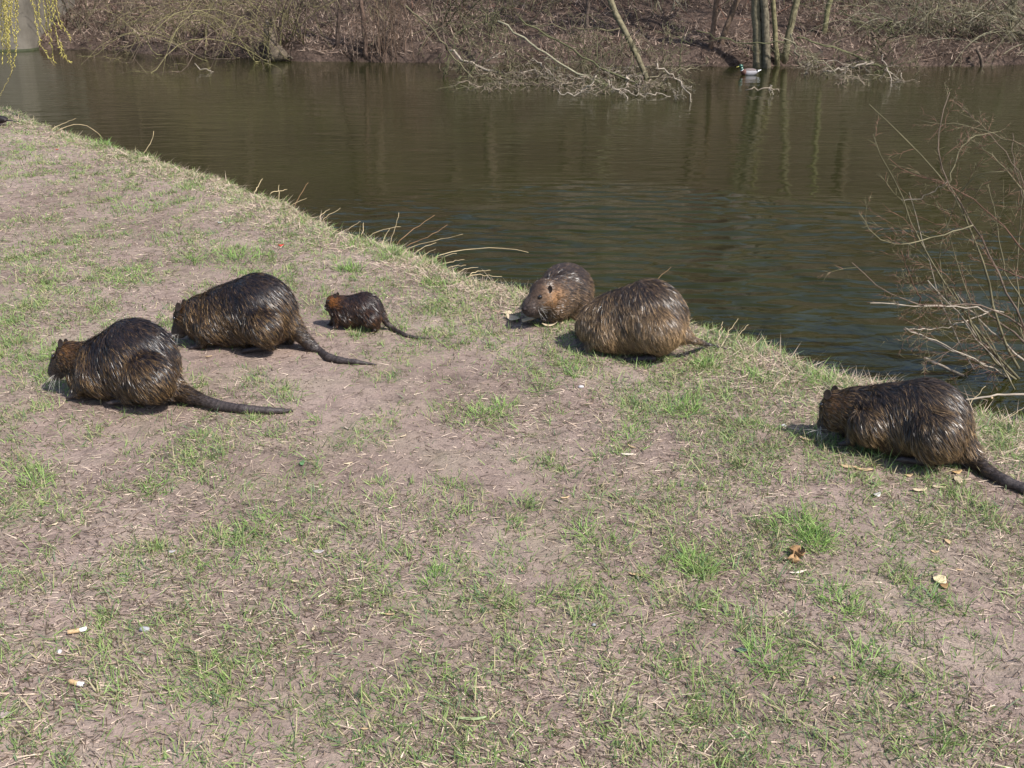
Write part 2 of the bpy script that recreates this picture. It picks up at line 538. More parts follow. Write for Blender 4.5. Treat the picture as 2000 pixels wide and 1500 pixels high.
# extra bright tufts seen in the photograph: px, py, radius, count, length scale
TUFTS = [(470, 505, 45, 260, 1.5), (380, 508, 35, 160, 1.3), (690, 528, 22, 160, 1.3), (1330, 800, 40, 240, 1.3), (1560, 1040, 50, 320, 1.3),
         (1360, 1108, 30, 200, 1.2), (1600, 1060, 30, 160, 1.2), (265, 410, 45, 200, 1.0), (690, 480, 25, 120, 1.0), (1380, 715, 25, 180, 1.2),
         (200, 285, 30, 200, 1.4), (320, 310, 30, 140, 1.2), (1150, 1050, 50, 200, 1.0), (1230, 860, 40, 160, 1.0), (980, 800, 30, 140, 1.0),
         (940, 810, 25, 100, 1.0), (300, 960, 30, 120, 1.1), (1640, 1180, 40, 160, 1.2), (1700, 1300, 50, 160, 1.2), (1500, 1290, 40, 140, 1.2),
         (60, 950, 40, 140, 1.1), (850, 1130, 30, 110, 1.0), (100, 700, 40, 160, 1.1), (250, 545, 40, 160, 1.1), (1050, 760, 30, 100, 1.0), (1120, 730, 18, 90, 0.9),
         (1480, 740, 30, 160, 1.1), (1920, 850, 60, 260, 1.0), (1620, 750, 40, 200, 1.1), (760, 500, 30, 120, 1.0), (850, 560, 30, 140, 1.0),
         (780, 640, 22, 90, 0.9), (850, 595, 26, 90, .9), (1820, 1180, 30, 100, 1.1), (1500, 930, 30, 80, .9), (520, 1020, 40, 130, 1.0)]
TX = [x]; TY = [y]; TS = [size_h]; TH = [hue_h]; TA = [azt]; bright = [np.zeros(n)]
for (px, py, rp, c, sc) in TUFTS:
    p = gpt(px, py); r = rp * px_scale(p)
    a = RNG.uniform(0, 2 * np.pi, c); rr = r * RNG.random(c) ** 0.7
    TX.append(p[0] + np.cos(a) * rr); TY.append(p[1] + np.sin(a) * rr * 1.6)
    TS.append(np.full(c, sc * 1.05)); TH.append(np.full(c, 0.6) + RNG.normal(0, .1, c)); TA.append(a + RNG.normal(0, .6, c)); bright.append(np.ones(c))
x = np.concatenate(TX); y = np.concatenate(TY); size_h = np.concatenate(TS); hue_h = np.concatenate(TH); azt = np.concatenate(TA); bright = np.concatenate(bright)
n = len(x)
d = edge_dist(x, y)
z = ground_h(x, y, d) - 0.002
az = azt + RNG.normal(0, 1.1, n)
L = (0.018 + 0.037 * RNG.random(n)) * size_h * (1 + 0.35 * sstep(0.3, 0.0, d))
W = RNG.uniform(0.0013, 0.0030, n) * (1 + 0.12 * np.clip(y - 3, 0, 6))
lean = np.clip(RNG.normal(1.0, 0.40, n), 0.1, 1.5); curl = RNG.uniform(0.0, 0.8, n)
ga = np.array([0.165, 0.250, 0.075]); gb = np.array([0.265, 0.350, 0.110]); gy = np.array([0.38, 0.33, 0.18]); gd = np.array([0.110, 0.170, 0.080])
t = np.clip(hue_h + RNG.normal(0, 0.22, n), 0, 1)[:, None]
cols = ga * (1 - t) + gb * t
yel = (RNG.random(n) < 0.24)[:, None]; cols = np.where(yel & (bright < .5)[:, None], gy, cols)
dk = (RNG.random(n) < 0.16)[:, None]; cols = np.where(dk, gd, cols)
cols = cols * RNG.uniform(0.75, 1.2, n)[:, None]
cols[bright > .5] *= np.array([0.98, 1.10, 0.92])
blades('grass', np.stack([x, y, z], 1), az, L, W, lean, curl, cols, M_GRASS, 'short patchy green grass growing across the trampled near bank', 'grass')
print('grass blades', n)

# straw, dead stems and root fibres lying flat
x, y, d = sample_bank(620000)
sd = sstep(0.35, 0.62, fbm(x * 2.2, y * 1.8, 81, 4)) * 0.60 + 0.20 + 0.35 * sstep(0.6, 0.1, d)
k = RNG.random(len(x)) < sd * 0.42
x, y, d = x[k], y[k], d[k]; n = len(x)
ne = 26000
si = RNG.integers(0, len(EDGE) - 1, ne * 2); fr = RNG.random(ne * 2)
EP = EDGE[si] * (1 - fr[:, None]) + EDGE[si + 1] * fr[:, None]
ED = EDGE[si + 1] - EDGE[si]; EN = np.stack([ED[:, 1], -ED[:, 0]], 1); EN /= np.linalg.norm(EN, axis=1, keepdims=True)
EP = EP + EN * (np.abs(RNG.normal(0, 0.26, ne * 2)) - 0.14)[:, None]
kk = (np.abs(EP[:, 0]) < 0.5 * EP[:, 1] + .4) & (EP[:, 1] > 2.5) & (EP[:, 1] < 12) & (RNG.random(ne * 2) < sstep(.30, .55, fbm(EP[:, 0] * 2, EP[:, 1] * 2, 77, 3)))
EP = EP[kk][:ne]
x = np.concatenate([x, EP[:, 0]]); y = np.concatenate([y, EP[:, 1]]); d = edge_dist(x, y); n = len(x)
L = 0.010 + 0.042 * RNG.random(n) ** 2.2 + 0.075 * (RNG.random(n) < 0.35) * sstep(0.8, 0.1, d) * RNG.random(n)
W = RNG.uniform(0.0010, 0.0024, n) * (1 + 0.12 * np.clip(y - 3, 0, 6))
lean = np.clip(RNG.normal(1.5, 0.10, n) - 0.5 * (RNG.random(n) < .3) * sstep(0.5, 0.0, d), 0.5, 1.62); curl = RNG.normal(0.0, 0.15, n)
az = RNG.normal(0, 0.9, n) + np.pi * (RNG.random(n) < .5)
t = RNG.random(n)[:, None]
cols = np.array([0.60, 0.485, 0.37]) * (1 - t) + np.array([0.36, 0.26, 0.19]) * t
dark = (RNG.random(n) < (0.48 * sstep(0.1, 0.6, d) + 0.05))[:, None]
cols = np.where(dark, np.array([0.10, 0.068, 0.048]), cols) * RNG.uniform(0.75, 1.2, n)[:, None]
flat_bits('straw', np.stack([x, y, ground_h(x, y, d) + 0.003], 1), az, L, W * 1.25, lean, cols, M_STRAW, 'dead straw and dry root fibres matted flat over the bare soil', 'straw')
print('straw', n)

# soil crumbs
def crumbs(n):
    x, y, d = sample_bank(n)
    k = d > -0.1
    x, y, d = x[k], y[k], d[k]; n = len(x)
    s = 0.0012 + 0.0035 * RNG.random(n) ** 3
    z = ground_h(x, y, d)
    c = np.stack([x, y, z + s * 0.3], 1)
    base = np.array([[1, 0, 0], [0, 1, 0], [-1, 0, 0], [0, -1, 0], [0, 0, 0.8], [0, 0, -0.8]])
    V = c[:, None, :] + base[None] * s[:, None, None] * RNG.uniform(0.6, 1.4, (n, 6, 1))
    o = np.arange(n)[:, None] * 6
    T = np.concatenate([o + np.array([t]) for t in [[0, 1, 4], [1, 2, 4], [2, 3, 4], [3, 0, 4]]])
    col = np.array([0.25, 0.19, 0.155]) * RNG.uniform(0.35, 1.6, n)[:, None]
    C = np.repeat(col, 6, axis=0)
    ob = mesh_np('soil_crumbs', V.reshape(-1, 3), [T], M_STRAW, cols=C, smooth=False)
    tag(ob, 'fine soil crumbs and grit scattered over the near bank', 'soil', kind='stuff')
crumbs(60000)

# ------------------------------------------------------------------ nutrias
def smin(a, b, k):
    h = np.clip(0.5 + 0.5 * (b - a) / k, 0, 1)
    return b * (1 - h) + a * h - k * h * (1 - h)

def prim_dist(p, pr):
    a, b, ra, rb, sq = pr['a'], pr['b'], pr['ra'], pr['rb'], pr['sq']
    S = np.array([1, 1 / sq, 1])
    q = (p - a) * S; ba = (b - a) * S
    L2 = ba @ ba
    if L2 < 1e-10: t = np.zeros(q.shape[:-1])
    else: t = np.clip((q @ ba) / L2, 0, 1)
    return (np.linalg.norm(q - t[..., None] * ba, axis=-1) - (ra + (rb - ra) * t)) * min(1, sq ** 0.5)

def surface_nets(phi, org, h):
    ins = phi < 0
    nx, ny, nz = phi.shape
    S = np.zeros((nx - 1, ny - 1, nz - 1, 3)); C = np.zeros((nx - 1, ny - 1, nz - 1))
    def sl(o): return tuple(slice(o[i], [nx, ny, nz][i] - 1 + o[i]) for i in range(3))
    for ax in range(3):
        o2 = [i for i in range(3) if i != ax]
        for u in (0, 1):
            for v in (0, 1):
                A = [0, 0, 0]; A[o2[0]] = u; A[o2[1]] = v
                B = list(A); B[ax] = 1
                pa = phi[sl(A)]; pb = phi[sl(B)]
                ch = (pa < 0) != (pb < 0)
                t = np.where(ch, pa / np.where(ch, pa - pb, 1), 0)
                for i in range(3):
                    S[..., i] += np.where(ch, (A[i] + (t if i == ax else 0)), 0)
                C += ch
    act = C > 0
    vid = -np.ones(act.shape, int); vid[act] = np.arange(act.sum())
    idx = np.argwhere(act)
    V = (idx + S[act] / C[act][:, None]) * h + org
    faces = []
    for ax in range(3):
        o1, o2 = [(1, 2), (2, 0), (0, 1)][ax]
        a = [slice(None)] * 3; b = [slice(None)] * 3
        a[ax] = slice(0, -1); b[ax] = slice(1, None)
        ia = ins[tuple(a)]; ib = ins[tuple(b)]
        E = np.argwhere(ia != ib)
        E = E[(E[:, o1] > 0) & (E[:, o2] > 0) & (E[:, o1] < [nx, ny, nz][o1] - 1) & (E[:, o2] < [nx, ny, nz][o2] - 1)]
        fl = ia[tuple(E.T)]
        def g(d1, d2):
            e = E.copy(); e[:, o1] -= d1; e[:, o2] -= d2
            return vid[tuple(e.T)]
        q = np.stack([g(1, 1), g(0, 1), g(0, 0), g(1, 0)], 1)
        q[~fl] = q[~fl][:, ::-1]
        faces.append(q)
    return V, np.concatenate(faces)

def grid_eval(G, org, h, P):
    q = (P - org) / h
    q = np.clip(q, 0, np.array(G.shape) - 1.001)
    i = q.astype(int); f = q - i
    r = 0
    for dx in (0, 1):
        for dy in (0, 1):
            for dz in (0, 1):
                w = (f[:, 0] if dx else 1 - f[:, 0]) * (f[:, 1] if dy else 1 - f[:, 1]) * (f[:, 2] if dz else 1 - f[:, 2])
                r = r + w * G[i[:, 0] + dx, i[:, 1] + dy, i[:, 2] + dz]
    return r

def grid_grad(G, org, h, P):
    e = h * 1.2
    g = np.stack([grid_eval(G, org, h, P + np.eye(3)[k] * e) - grid_eval(G, org, h, P - np.eye(3)[k] * e) for k in range(3)], 1)
    return g / (np.linalg.norm(g, axis=1, keepdims=True) + 1e-9)

def nutria(spec):
    rng = np.random.default_rng(spec['seed'])
    g0 = gpt(*spec['base'][0]); g1 = gpt(*spec['base'][1])          # head-side, rump-side ground points on the centre line
    org = (g0 + g1) / 2
    hd = (g0 - g1)[:2]; hd /= np.linalg.norm(hd)
    ang = math.atan2(hd[1], hd[0])
    ex = np.array([hd[0], hd[1], 0]); ey = np.array([-hd[1], hd[0], 0]); ez = np.array([0, 0, 1.0])
    R = np.stack([ex, ey, ez])                                        # world -> local
    def loc(px, py, lat=0.0):                                        # photo point on the vertical plane at lateral offset
        d = ray(px, py); o = org + ey * lat
        t = ((o - CAM) @ ey) / (d @ ey)
        w = CAM + d * t
        return R @ (w - org), px_scale(w)
    def locg(px, py, r):
        w = on_z(px, py, org[2] + 0.004)
        for _ in range(3):
            w = on_z(px, py, float(ground_h(w[0], w[1])) + r * px_scale(w))
        return R @ (w - org), px_scale(w)
    prims = []
    def chain(pts, tagn, sq=0.86, ground=False, pre=None):
        prev = pre
        for p in pts:
            if ground and len(p) == 3:
                q, s = locg(p[0], p[1], p[2])
            else:
                q, s = loc(p[0], p[1], p[3] if len(p) > 3 else 0.0)
            r = (p[2] - (spec.get('shrink', 2.5) if tagn in ('torso', 'haunch') else spec.get('shrink', 2.5) * 1.2 if tagn == 'head' else 0)) * s
            if prev is not None:
                prims.append(dict(a=prev[0], b=q, ra=prev[1], rb=r, sq=sq, tag=tagn))
            elif len(pts) == 1:
                prims.append(dict(a=q, b=q, ra=r, rb=r, sq=sq, tag=tagn))
            prev = (q, r)
        return prev
    for kind, pts, *o in spec['parts']:
        sq = o[0] if o else {'torso': 0.84, 'haunch': 0.8}.get(kind, 0.95)
        if kind == 'tail':
            ip = [p for p in pts if len(p) == 4]; gp = [p for p in pts if len(p) == 3]
            last = chain(ip, 'tail', 1.0)
            chain(gp, 'tail', 1.0, True, last)
        else:
            chain(pts, kind, sq)
    zmax = max(max(p['a'][2] + p['ra'], p['b'][2] + p['rb']) for p in prims)
    lo = np.min([np.minimum(p['a'], p['b']) - max(p['ra'], p['rb']) for p in prims], axis=0) - 0.03
    hi = np.max([np.maximum(p['a'], p['b']) + max(p['ra'], p['rb']) for p in prims], axis=0) + 0.05
    h = spec.get('h', 0.0056)
    dims = np.ceil((hi - lo) / h).astype(int) + 1
    phi = np.full(dims, 0.2, np.float32)
    axs = [lo[i] + np.arange(dims[i]) * h for i in range(3)]
    for p in prims:
        mg = 0.055
        l = np.minimum(p['a'], p['b']) - max(p['ra'], p['rb']) - mg; u = np.maximum(p['a'], p['b']) + max(p['ra'], p['rb']) + mg
        i0 = np.clip(((l - lo) / h).astype(int), 0, dims - 1); i1 = np.clip(((u - lo) / h).astype(int) + 2, 1, dims)
        s = tuple(slice(i0[i], i1[i]) for i in range(3))
        P = np.stack(np.meshgrid(axs[0][s[0]], axs[1][s[1]], axs[2][s[2]], indexing='ij'), -1)
        k = {'torso': 0.022, 'haunch': 0.012, 'head': 0.014, 'muzzle': 0.012}.get(p['tag'], 0.008) * spec.get('ks', 1)
        if p['tag'] == 'tail' and p['ra'] > 0.018: k = 0.02
        phi[s] = smin(phi[s], prim_dist(P, p).astype(np.float32), k)
    V, Fq = surface_nets(phi, lo, h)
    # light smoothing
    ed = np.concatenate([Fq[:, [0, 1]], Fq[:, [1, 2]], Fq[:, [2, 3]], Fq[:, [3, 0]]])
    for _ in range(2):
        acc = np.zeros_like(V); cnt = np.zeros(len(V))
        np.add.at(acc, ed[:, 0], V[ed[:, 1]]); np.add.at(cnt, ed[:, 0], 1)
        np.add.at(acc, ed[:, 1], V[ed[:, 0]]); np.add.at(cnt, ed[:, 1], 1)
        V = V * 0.4 + 0.6 * acc / cnt[:, None]
    TAGS = ['torso', 'haunch', 'head', 'muzzle', 'leg', 'foot', 'tail', 'nose']
    def tags_at(P):
        D = np.stack([prim_dist(P, p) for p in prims], 1)
        ti = np.array([TAGS.index(p['tag']) for p in prims])
        return ti[D.argmin(1)]
    st = spec['style']
    ear_px = spec.get('ear', None)
    ear_l = loc(ear_px[0], ear_px[1], ear_px[2])[0] if ear_px else np.array([9, 9, 9.])
    mz = [p for p in prims if p['tag'] == 'muzzle']
    mzc = mz[-1]['b'] if mz else np.array([9., 9, 9])
    tail0 = [p for p in prims if p['tag'] == 'tail'][0]['a']
    def colour(P, tg, strand=True):
        n = len(P)
        zt = P[:, 2] / zmax
        w = fbm(P[:, 0] * 14 + spec['seed'], P[:, 2] * 14, 91, 3)
        top = sstep(0.42, 0.92, zt + (w - 0.5) * 0.5)
        gp = np.clip(st['gold'] * (1 - top) + st['goldtop'], 0, 1)
        r = rng.random(n)
        gcol = np.array(st['goldc']); dcol = np.array(st['darkc']); bcol = np.array(st['brownc'])
        c = np.where((r < gp)[:, None], gcol, np.where((r < gp + 0.35)[:, None], bcol, dcol))
        if not strand: c = np.tile((bcol * 0.55 + dcol * 0.45), (n, 1))
        head = (tg == 2) | (tg == 3)
        mzd = np.exp(-(np.linalg.norm(P - mzc, axis=1) / 0.040) ** 2)[:, None]
        c = np.where((tg == 3)[:, None], c * (1 - mzd) + np.array([0.055, 0.042, 0.042]) * mzd, c)
        if st.get('brow'):
            bw = sstep(0.088, 0.055, np.linalg.norm(P - mzc, axis=1))[:, None] * sstep(mzc[2] - .03, mzc[2] + .01, P[:, 2])[:, None]
            c = c * (1 - bw * .85) + np.array([0.060, 0.046, 0.048]) * bw * .85
        de = np.linalg.norm(P - ear_l, axis=1)
        o = np.exp(-(de / st.get('orad', 0.045)) ** 2)[:, None] * (st['orange_k']) * head[:, None]
        c = c * (1 - o) + np.array(st['orangec']) * o
        wh = (tg == 3) & (P[:, 2] < mzc[2] - 0.006) & (np.linalg.norm(P - mzc, axis=1) < .045)
        c = np.where(wh[:, None], c * 0.4 + np.array([0.20, 0.17, 0.15]) * 0.6, c)
        tb = (np.clip(1 - np.linalg.norm(P - tail0, axis=1) / .16, 0, 1)[:, None]) if strand else 0
        c = np.where((tg == 6)[:, None], np.array([0.045, 0.035, 0.033]) * (1 - tb) + c * tb, c)
        c = np.where(((tg == 5) | (tg == 4))[:, None] & (not strand), np.array([0.028, 0.021, 0.021]), c)
        c = np.where((tg == 7)[:, None], np.array([0.02, 0.014, 0.014]), c)
        if not strand: c = np.where((tg == 6)[:, None], c * (1 + .28 * np.sin(np.linalg.norm(P - tail0, axis=1) * 2 * np.pi / .017))[:, None], c)
        return c * rng.uniform(0.65, 1.3, n)[:, None] if strand else c * rng.uniform(0.9, 1.1, n)[:, None]
    root = empty('nutria', org, ang)
    tag(root, spec['label'], 'nutria', 'nutrias on the near bank')
    mesh_np('body', V, [Fq], M_SKIN, root, colour(V, tags_at(V), False))
    # fur
    v0, v1, v2, v3 = (V[Fq[:, i]] for i in range(4))
    A1 = np.linalg.norm(np.cross(v1 - v0, v2 - v0), axis=1) / 2; A2 = np.linalg.norm(np.cross(v2 - v0, v3 - v0), axis=1) / 2
    TA = np.concatenate([A1, A2]); cum = np.cumsum(TA); cum /= cum[-1]
    a_ = np.concatenate([v0, v0]); b_ = np.concatenate([v1, v2]); c_ = np.concatenate([v2, v3])
    def pick(n):
        i = np.searchsorted(cum, rng.random(n)); u = rng.random(n); w = rng.random(n)
        f = u + w > 1; u[f] = 1 - u[f]; w[f] = 1 - w[f]
        return a_[i] + (b_[i] - a_[i]) * u[:, None] + (c_[i] - a_[i]) * w[:, None]
    ns = spec['hairs']
    P = pick(ns); tg = tags_at(P)
    tp0 = [p for p in prims if p['tag'] == 'tail'][0]['a']
    tdist = np.linalg.norm(P - tp0, axis=1)
    keep = (tg != 7) & ~((tg == 6) & (rng.random(ns) > 0.30 + 0.70 * sstep(.19, .08, tdist))) & (tg != 5)
    P = P[keep]; tg = tg[keep]
    ns = len(P)
    ncl = spec.get('clumps', 4200)
    CP = pick(ncl)
    kd = kdtree.KDTree(ncl)
    for i, c in enumerate(CP): kd.insert(c, i)
    kd.balance()
    cid = np.array([kd.find(p)[1] for p in P])
    comb = np.array(spec.get('comb', (-0.62, 0.0, -0.78)))
    hcomb = np.array(spec.get('hcomb', (-0.95, 0.0, -0.25)))
    Lb = spec['len']
    lenf = np.array([1.0, 1.0, 0.50, 0.24, 0.5, 0.3, 0.12, 0.1])
    tailv = np.array(spec.get('tailv', (-1, 0, -0.2)))
    def trace(P, tg, L, jit, lift):
        pts = [P]
        cur = P.copy()
        g = grid_grad(phi, lo, h, cur)
        for kx in range(3):
            dirn = np.where(((tg == 2) | (tg == 3))[:, None], hcomb, comb)
            dirn = np.where((tg == 6)[:, None], tailv, dirn) + jit
            # on the front and the rump the coat runs down along the body
            dt = dirn - (dirn * g).sum(1, keepdims=True) * g
            dt /= np.linalg.norm(dt, axis=1, keepdims=True) + 1e-9
            cur = cur + dt * (L / 3)[:, None]
            g = grid_grad(phi, lo, h, cur)
            dist = grid_eval(phi, lo, h, cur)
            want = lift * L * ((kx + 1) / 3) ** 1.3
            cur = cur + g * (want - dist)[:, None]
            pts.append(cur.copy())
        return pts, g
    L = Lb * np.where(tg == 6, lenf[6] + 0.55 * sstep(.17, .04, np.linalg.norm(P - tp0, axis=1)), lenf[tg]) * rng.uniform(0.6, 1.2, ns)
    wv = fbm(P[:, 0] * 30, P[:, 2] * 30, 7 + spec['seed'], 2) - 0.5
    jit = rng.normal(0, 0.13, (ns, 3)) + np.stack([wv * 0.9, wv * 0.3, np.zeros(ns)], 1)
    topn = sstep(.60, .90, P[:, 2] / zmax + (fbm(P[:, 0] * 12, P[:, 1] * 12, 3 + spec['seed'], 2) - .5) * .35)
    lk = (0.6 + 0.9 * rng.random(ncl))[cid]
    pts, g = trace(P, tg, L, jit, rng.uniform(0.02, 0.32, ns) * (1 - .65 * topn) * lk)
    # clumping into wet locks
    Ct = tags_at(CP)
    cpts, _ = trace(CP, Ct, Lb * lenf[Ct], rng.normal(0, 0.10, (ncl, 3)), np.full(ncl, 0.22))
    cl = spec.get('clump', 0.52) * rng.uniform(0.4, 1.2, ns) * (1 - .5 * topn)
    for kx, wgt in ((1, 0.2), (2, 0.55), (3, 0.85)):
        tgt = cpts[kx][cid]
        dd = np.linalg.norm(tgt - pts[kx], axis=1)
        ok = (dd < 0.03)[:, None]
        pts[kx] = np.where(ok, pts[kx] + (tgt - pts[kx]) * (cl * wgt)[:, None], pts[kx])
    gz = -ground_h(0, 0) * 0
    g = grid_grad(phi, lo, h, P)
    W = spec.get('hw', 0.00115) * rng.uniform(0.6, 1.4, ns) * np.where(tg == 3, 0.5, 1) * np.where(tg == 6, .5, 1)
    roll = rng.normal(0, 0.62, ns) * (1 - .35 * topn)
    rows = []
    for kx in range(4):
        nx_ = pts[min(kx + 1, 3)] - pts[max(kx - 1, 0)]
        nx_ /= np.linalg.norm(nx_, axis=1, keepdims=True) + 1e-9
        gg = grid_grad(phi, lo, h, pts[kx]) if kx in (1, 2) else g
        sv = np.cross(nx_, gg); sv /= np.linalg.norm(sv, axis=1, keepdims=True) + 1e-9
        sv = sv * np.cos(roll)[:, None] + gg * np.sin(roll)[:, None]
        if kx == 1: continue
        if kx < 3:
            w = W * (1, 0.9, 0.8)[kx]
            rows.append(pts[kx] - sv * w[:, None] / 2); rows.append(pts[kx] + sv * w[:, None] / 2)
        else: rows.append(pts[kx])
    VV = np.stack(rows, 1).reshape(-1, 3)
    o = np.arange(ns)[:, None] * 5
    q = o + np.array([[0, 1, 3, 2]]); t = o + np.array([[2, 3, 4]])
    col = colour(P, tg)
    # lock-wide variation, shade between locks painted into dark roots, pale banded tips
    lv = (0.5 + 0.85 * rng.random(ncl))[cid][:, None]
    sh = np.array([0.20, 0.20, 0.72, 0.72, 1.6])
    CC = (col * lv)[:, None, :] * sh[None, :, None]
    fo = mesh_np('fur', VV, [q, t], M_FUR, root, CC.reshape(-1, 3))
    fo['kind'] = 'stuff'
    # ears, eyes, nose, whiskers
    def snap(c, dist):
        q = np.array([c])
        if c[1] < 0:
            for _ in range(8): q = q + grid_grad(phi, lo, h, q) * (dist - grid_eval(phi, lo, h, q))[:, None]
            return q[0]
        vd = R @ (CAM - (org + R.T @ c)); vd /= np.linalg.norm(vd)      # slide along the line of sight onto the skin
        for _ in range(60):
            dd = grid_eval(phi, lo, h, q)[0]
            if abs(dd - dist) < 0.0006: break
            q = q + vd * np.clip(dist - dd, -.004, .004)
        return q[0]
    for e in spec.get('ears', []):
        c, s = loc(e[0], e[1], e[2]); r = e[3] * s
        c = snap(c, r * 0.45)
        ear_mesh(root, c, r, e[4] if len(e) > 4 else (0.25, 0.9, 0.35))
    for e in spec.get('eyes', []):
        c, s = loc(e[0], e[1], e[2]); r = e[3] * s
        c = snap(c, r * 0.25)
        ball('eye', c, (r, r, r), M_EYE, root)
    for e in spec.get('whisk', []):
        c, s = loc(e[0], e[1], e[2])
        polys = []; rads = []
        for i in range((e[5] if len(e) > 5 else 16) // 2):
            a = c + rng.normal(0, 0.007, 3)
            dv = np.array(e[3], float) + rng.normal(0, 0.45, 3); dv /= np.linalg.norm(dv)
            l = e[4] * rng.uniform(0.6, 1.2)
            tt = np.linspace(0, 1, 5)[:, None]
            pl = a + dv * l * tt + np.array([0, 0, -0.22]) * l * tt ** 2
            polys.append(pl); rads.append(np.linspace(0.0005, 0.0002, 5))
        tubes('whiskers', polys, rads, M_WHISK, root, 3)
    for e in spec.get('nose', []):
        c, s = loc(e[0], e[1], e[2]); r = e[3] * s
        c = snap(c, 0.0)
        ball('nose', c, (r * 0.9, r * 1.3, r * 0.75), M_NOSE, root)
    return root

M_NOSE = plain_mat('nose leather', (0.030, 0.022, 0.022), (0.016, 0.012, 0.012), 120, 0.7, 0.2, 0.001)
M_EAR = plain_mat('ear skin', (0.035, 0.022, 0.016), (0.018, 0.012, 0.009), 150, 0.6, 0.3, 0.001)

def ball(name, c, r, mat, parent=None, seg=14, rings=10, deform=None, rot=None):
    th = np.linspace(0, np.pi, rings + 1); ph = np.arange(seg) * 2 * np.pi / seg
    V = np.array([[math.sin(t) * math.cos(p), math.sin(t) * math.sin(p), math.cos(t)] for t in th for p in ph])
    V = V * np.array(r)
    if deform: V = deform(V)
    if rot is not None: V = V @ np.array(rot).T
    V = V + np.array(c)
    Fq = []
    for i in range(rings):
        for j in range(seg):
            Fq.append([i * seg + j, (i + 1) * seg + j, (i + 1) * seg + (j + 1) % seg, i * seg + (j + 1) % seg])
    return mesh_np(name, V, [np.array(Fq)], mat, parent)

def ear_mesh(parent, c, r, nrm):
    n = np.array(nrm, float); n /= np.linalg.norm(n)
    up = np.array([0, 0, 1.0]) - n * n[2]; up /= np.linalg.norm(up); sd = np.cross(n, up)
    Rm = np.stack([sd, up, n], 1)
    def cup(V):
        V = V.copy()
        rr = (V[:, 0] ** 2 + V[:, 1] ** 2) / (r * r)
        V[:, 2] += r * 0.35 * rr - r * 0.1
        return V
    ball('ear', c, (r * 0.85, r * 1.05, r * 0.22), M_EAR, parent, 12, 8, cup, Rm)

DARK = dict(gold=0.36, goldtop=0.02, goldc=(0.24, 0.145, 0.060), darkc=(0.009, 0.007, 0.010), brownc=(0.055, 0.033, 0.021), orangec=(0.26, 0.115, 0.035), orange_k=0.5)
MIDB = dict(DARK, gold=0.40, goldtop=0.06, goldc=(0.26, 0.165, 0.078), darkc=(0.018, 0.013, 0.012), brownc=(0.080, 0.050, 0.030))
LIGHT = dict(DARK, gold=0.70, goldtop=0.07, goldc=(0.33, 0.215, 0.110), darkc=(0.020, 0.014, 0.012), brownc=(0.115, 0.072, 0.042))
RED = dict(DARK, orad=0.024, gold=0.22, goldtop=0.02, goldc=(0.15, 0.070, 0.030), darkc=(0.020, 0.012, 0.011), brownc=(0.055, 0.028, 0.018), orangec=(0.40, 0.15, 0.03), orange_k=0.9)
FACE = dict(MIDB, brow=True, orangec=(0.50, 0.27, 0.12), orange_k=0.85, orad=0.043, gold=0.45, goldc=(0.24, 0.15, 0.08), brownc=(0.075, 0.048, 0.032), darkc=(0.028, 0.020, 0.018))

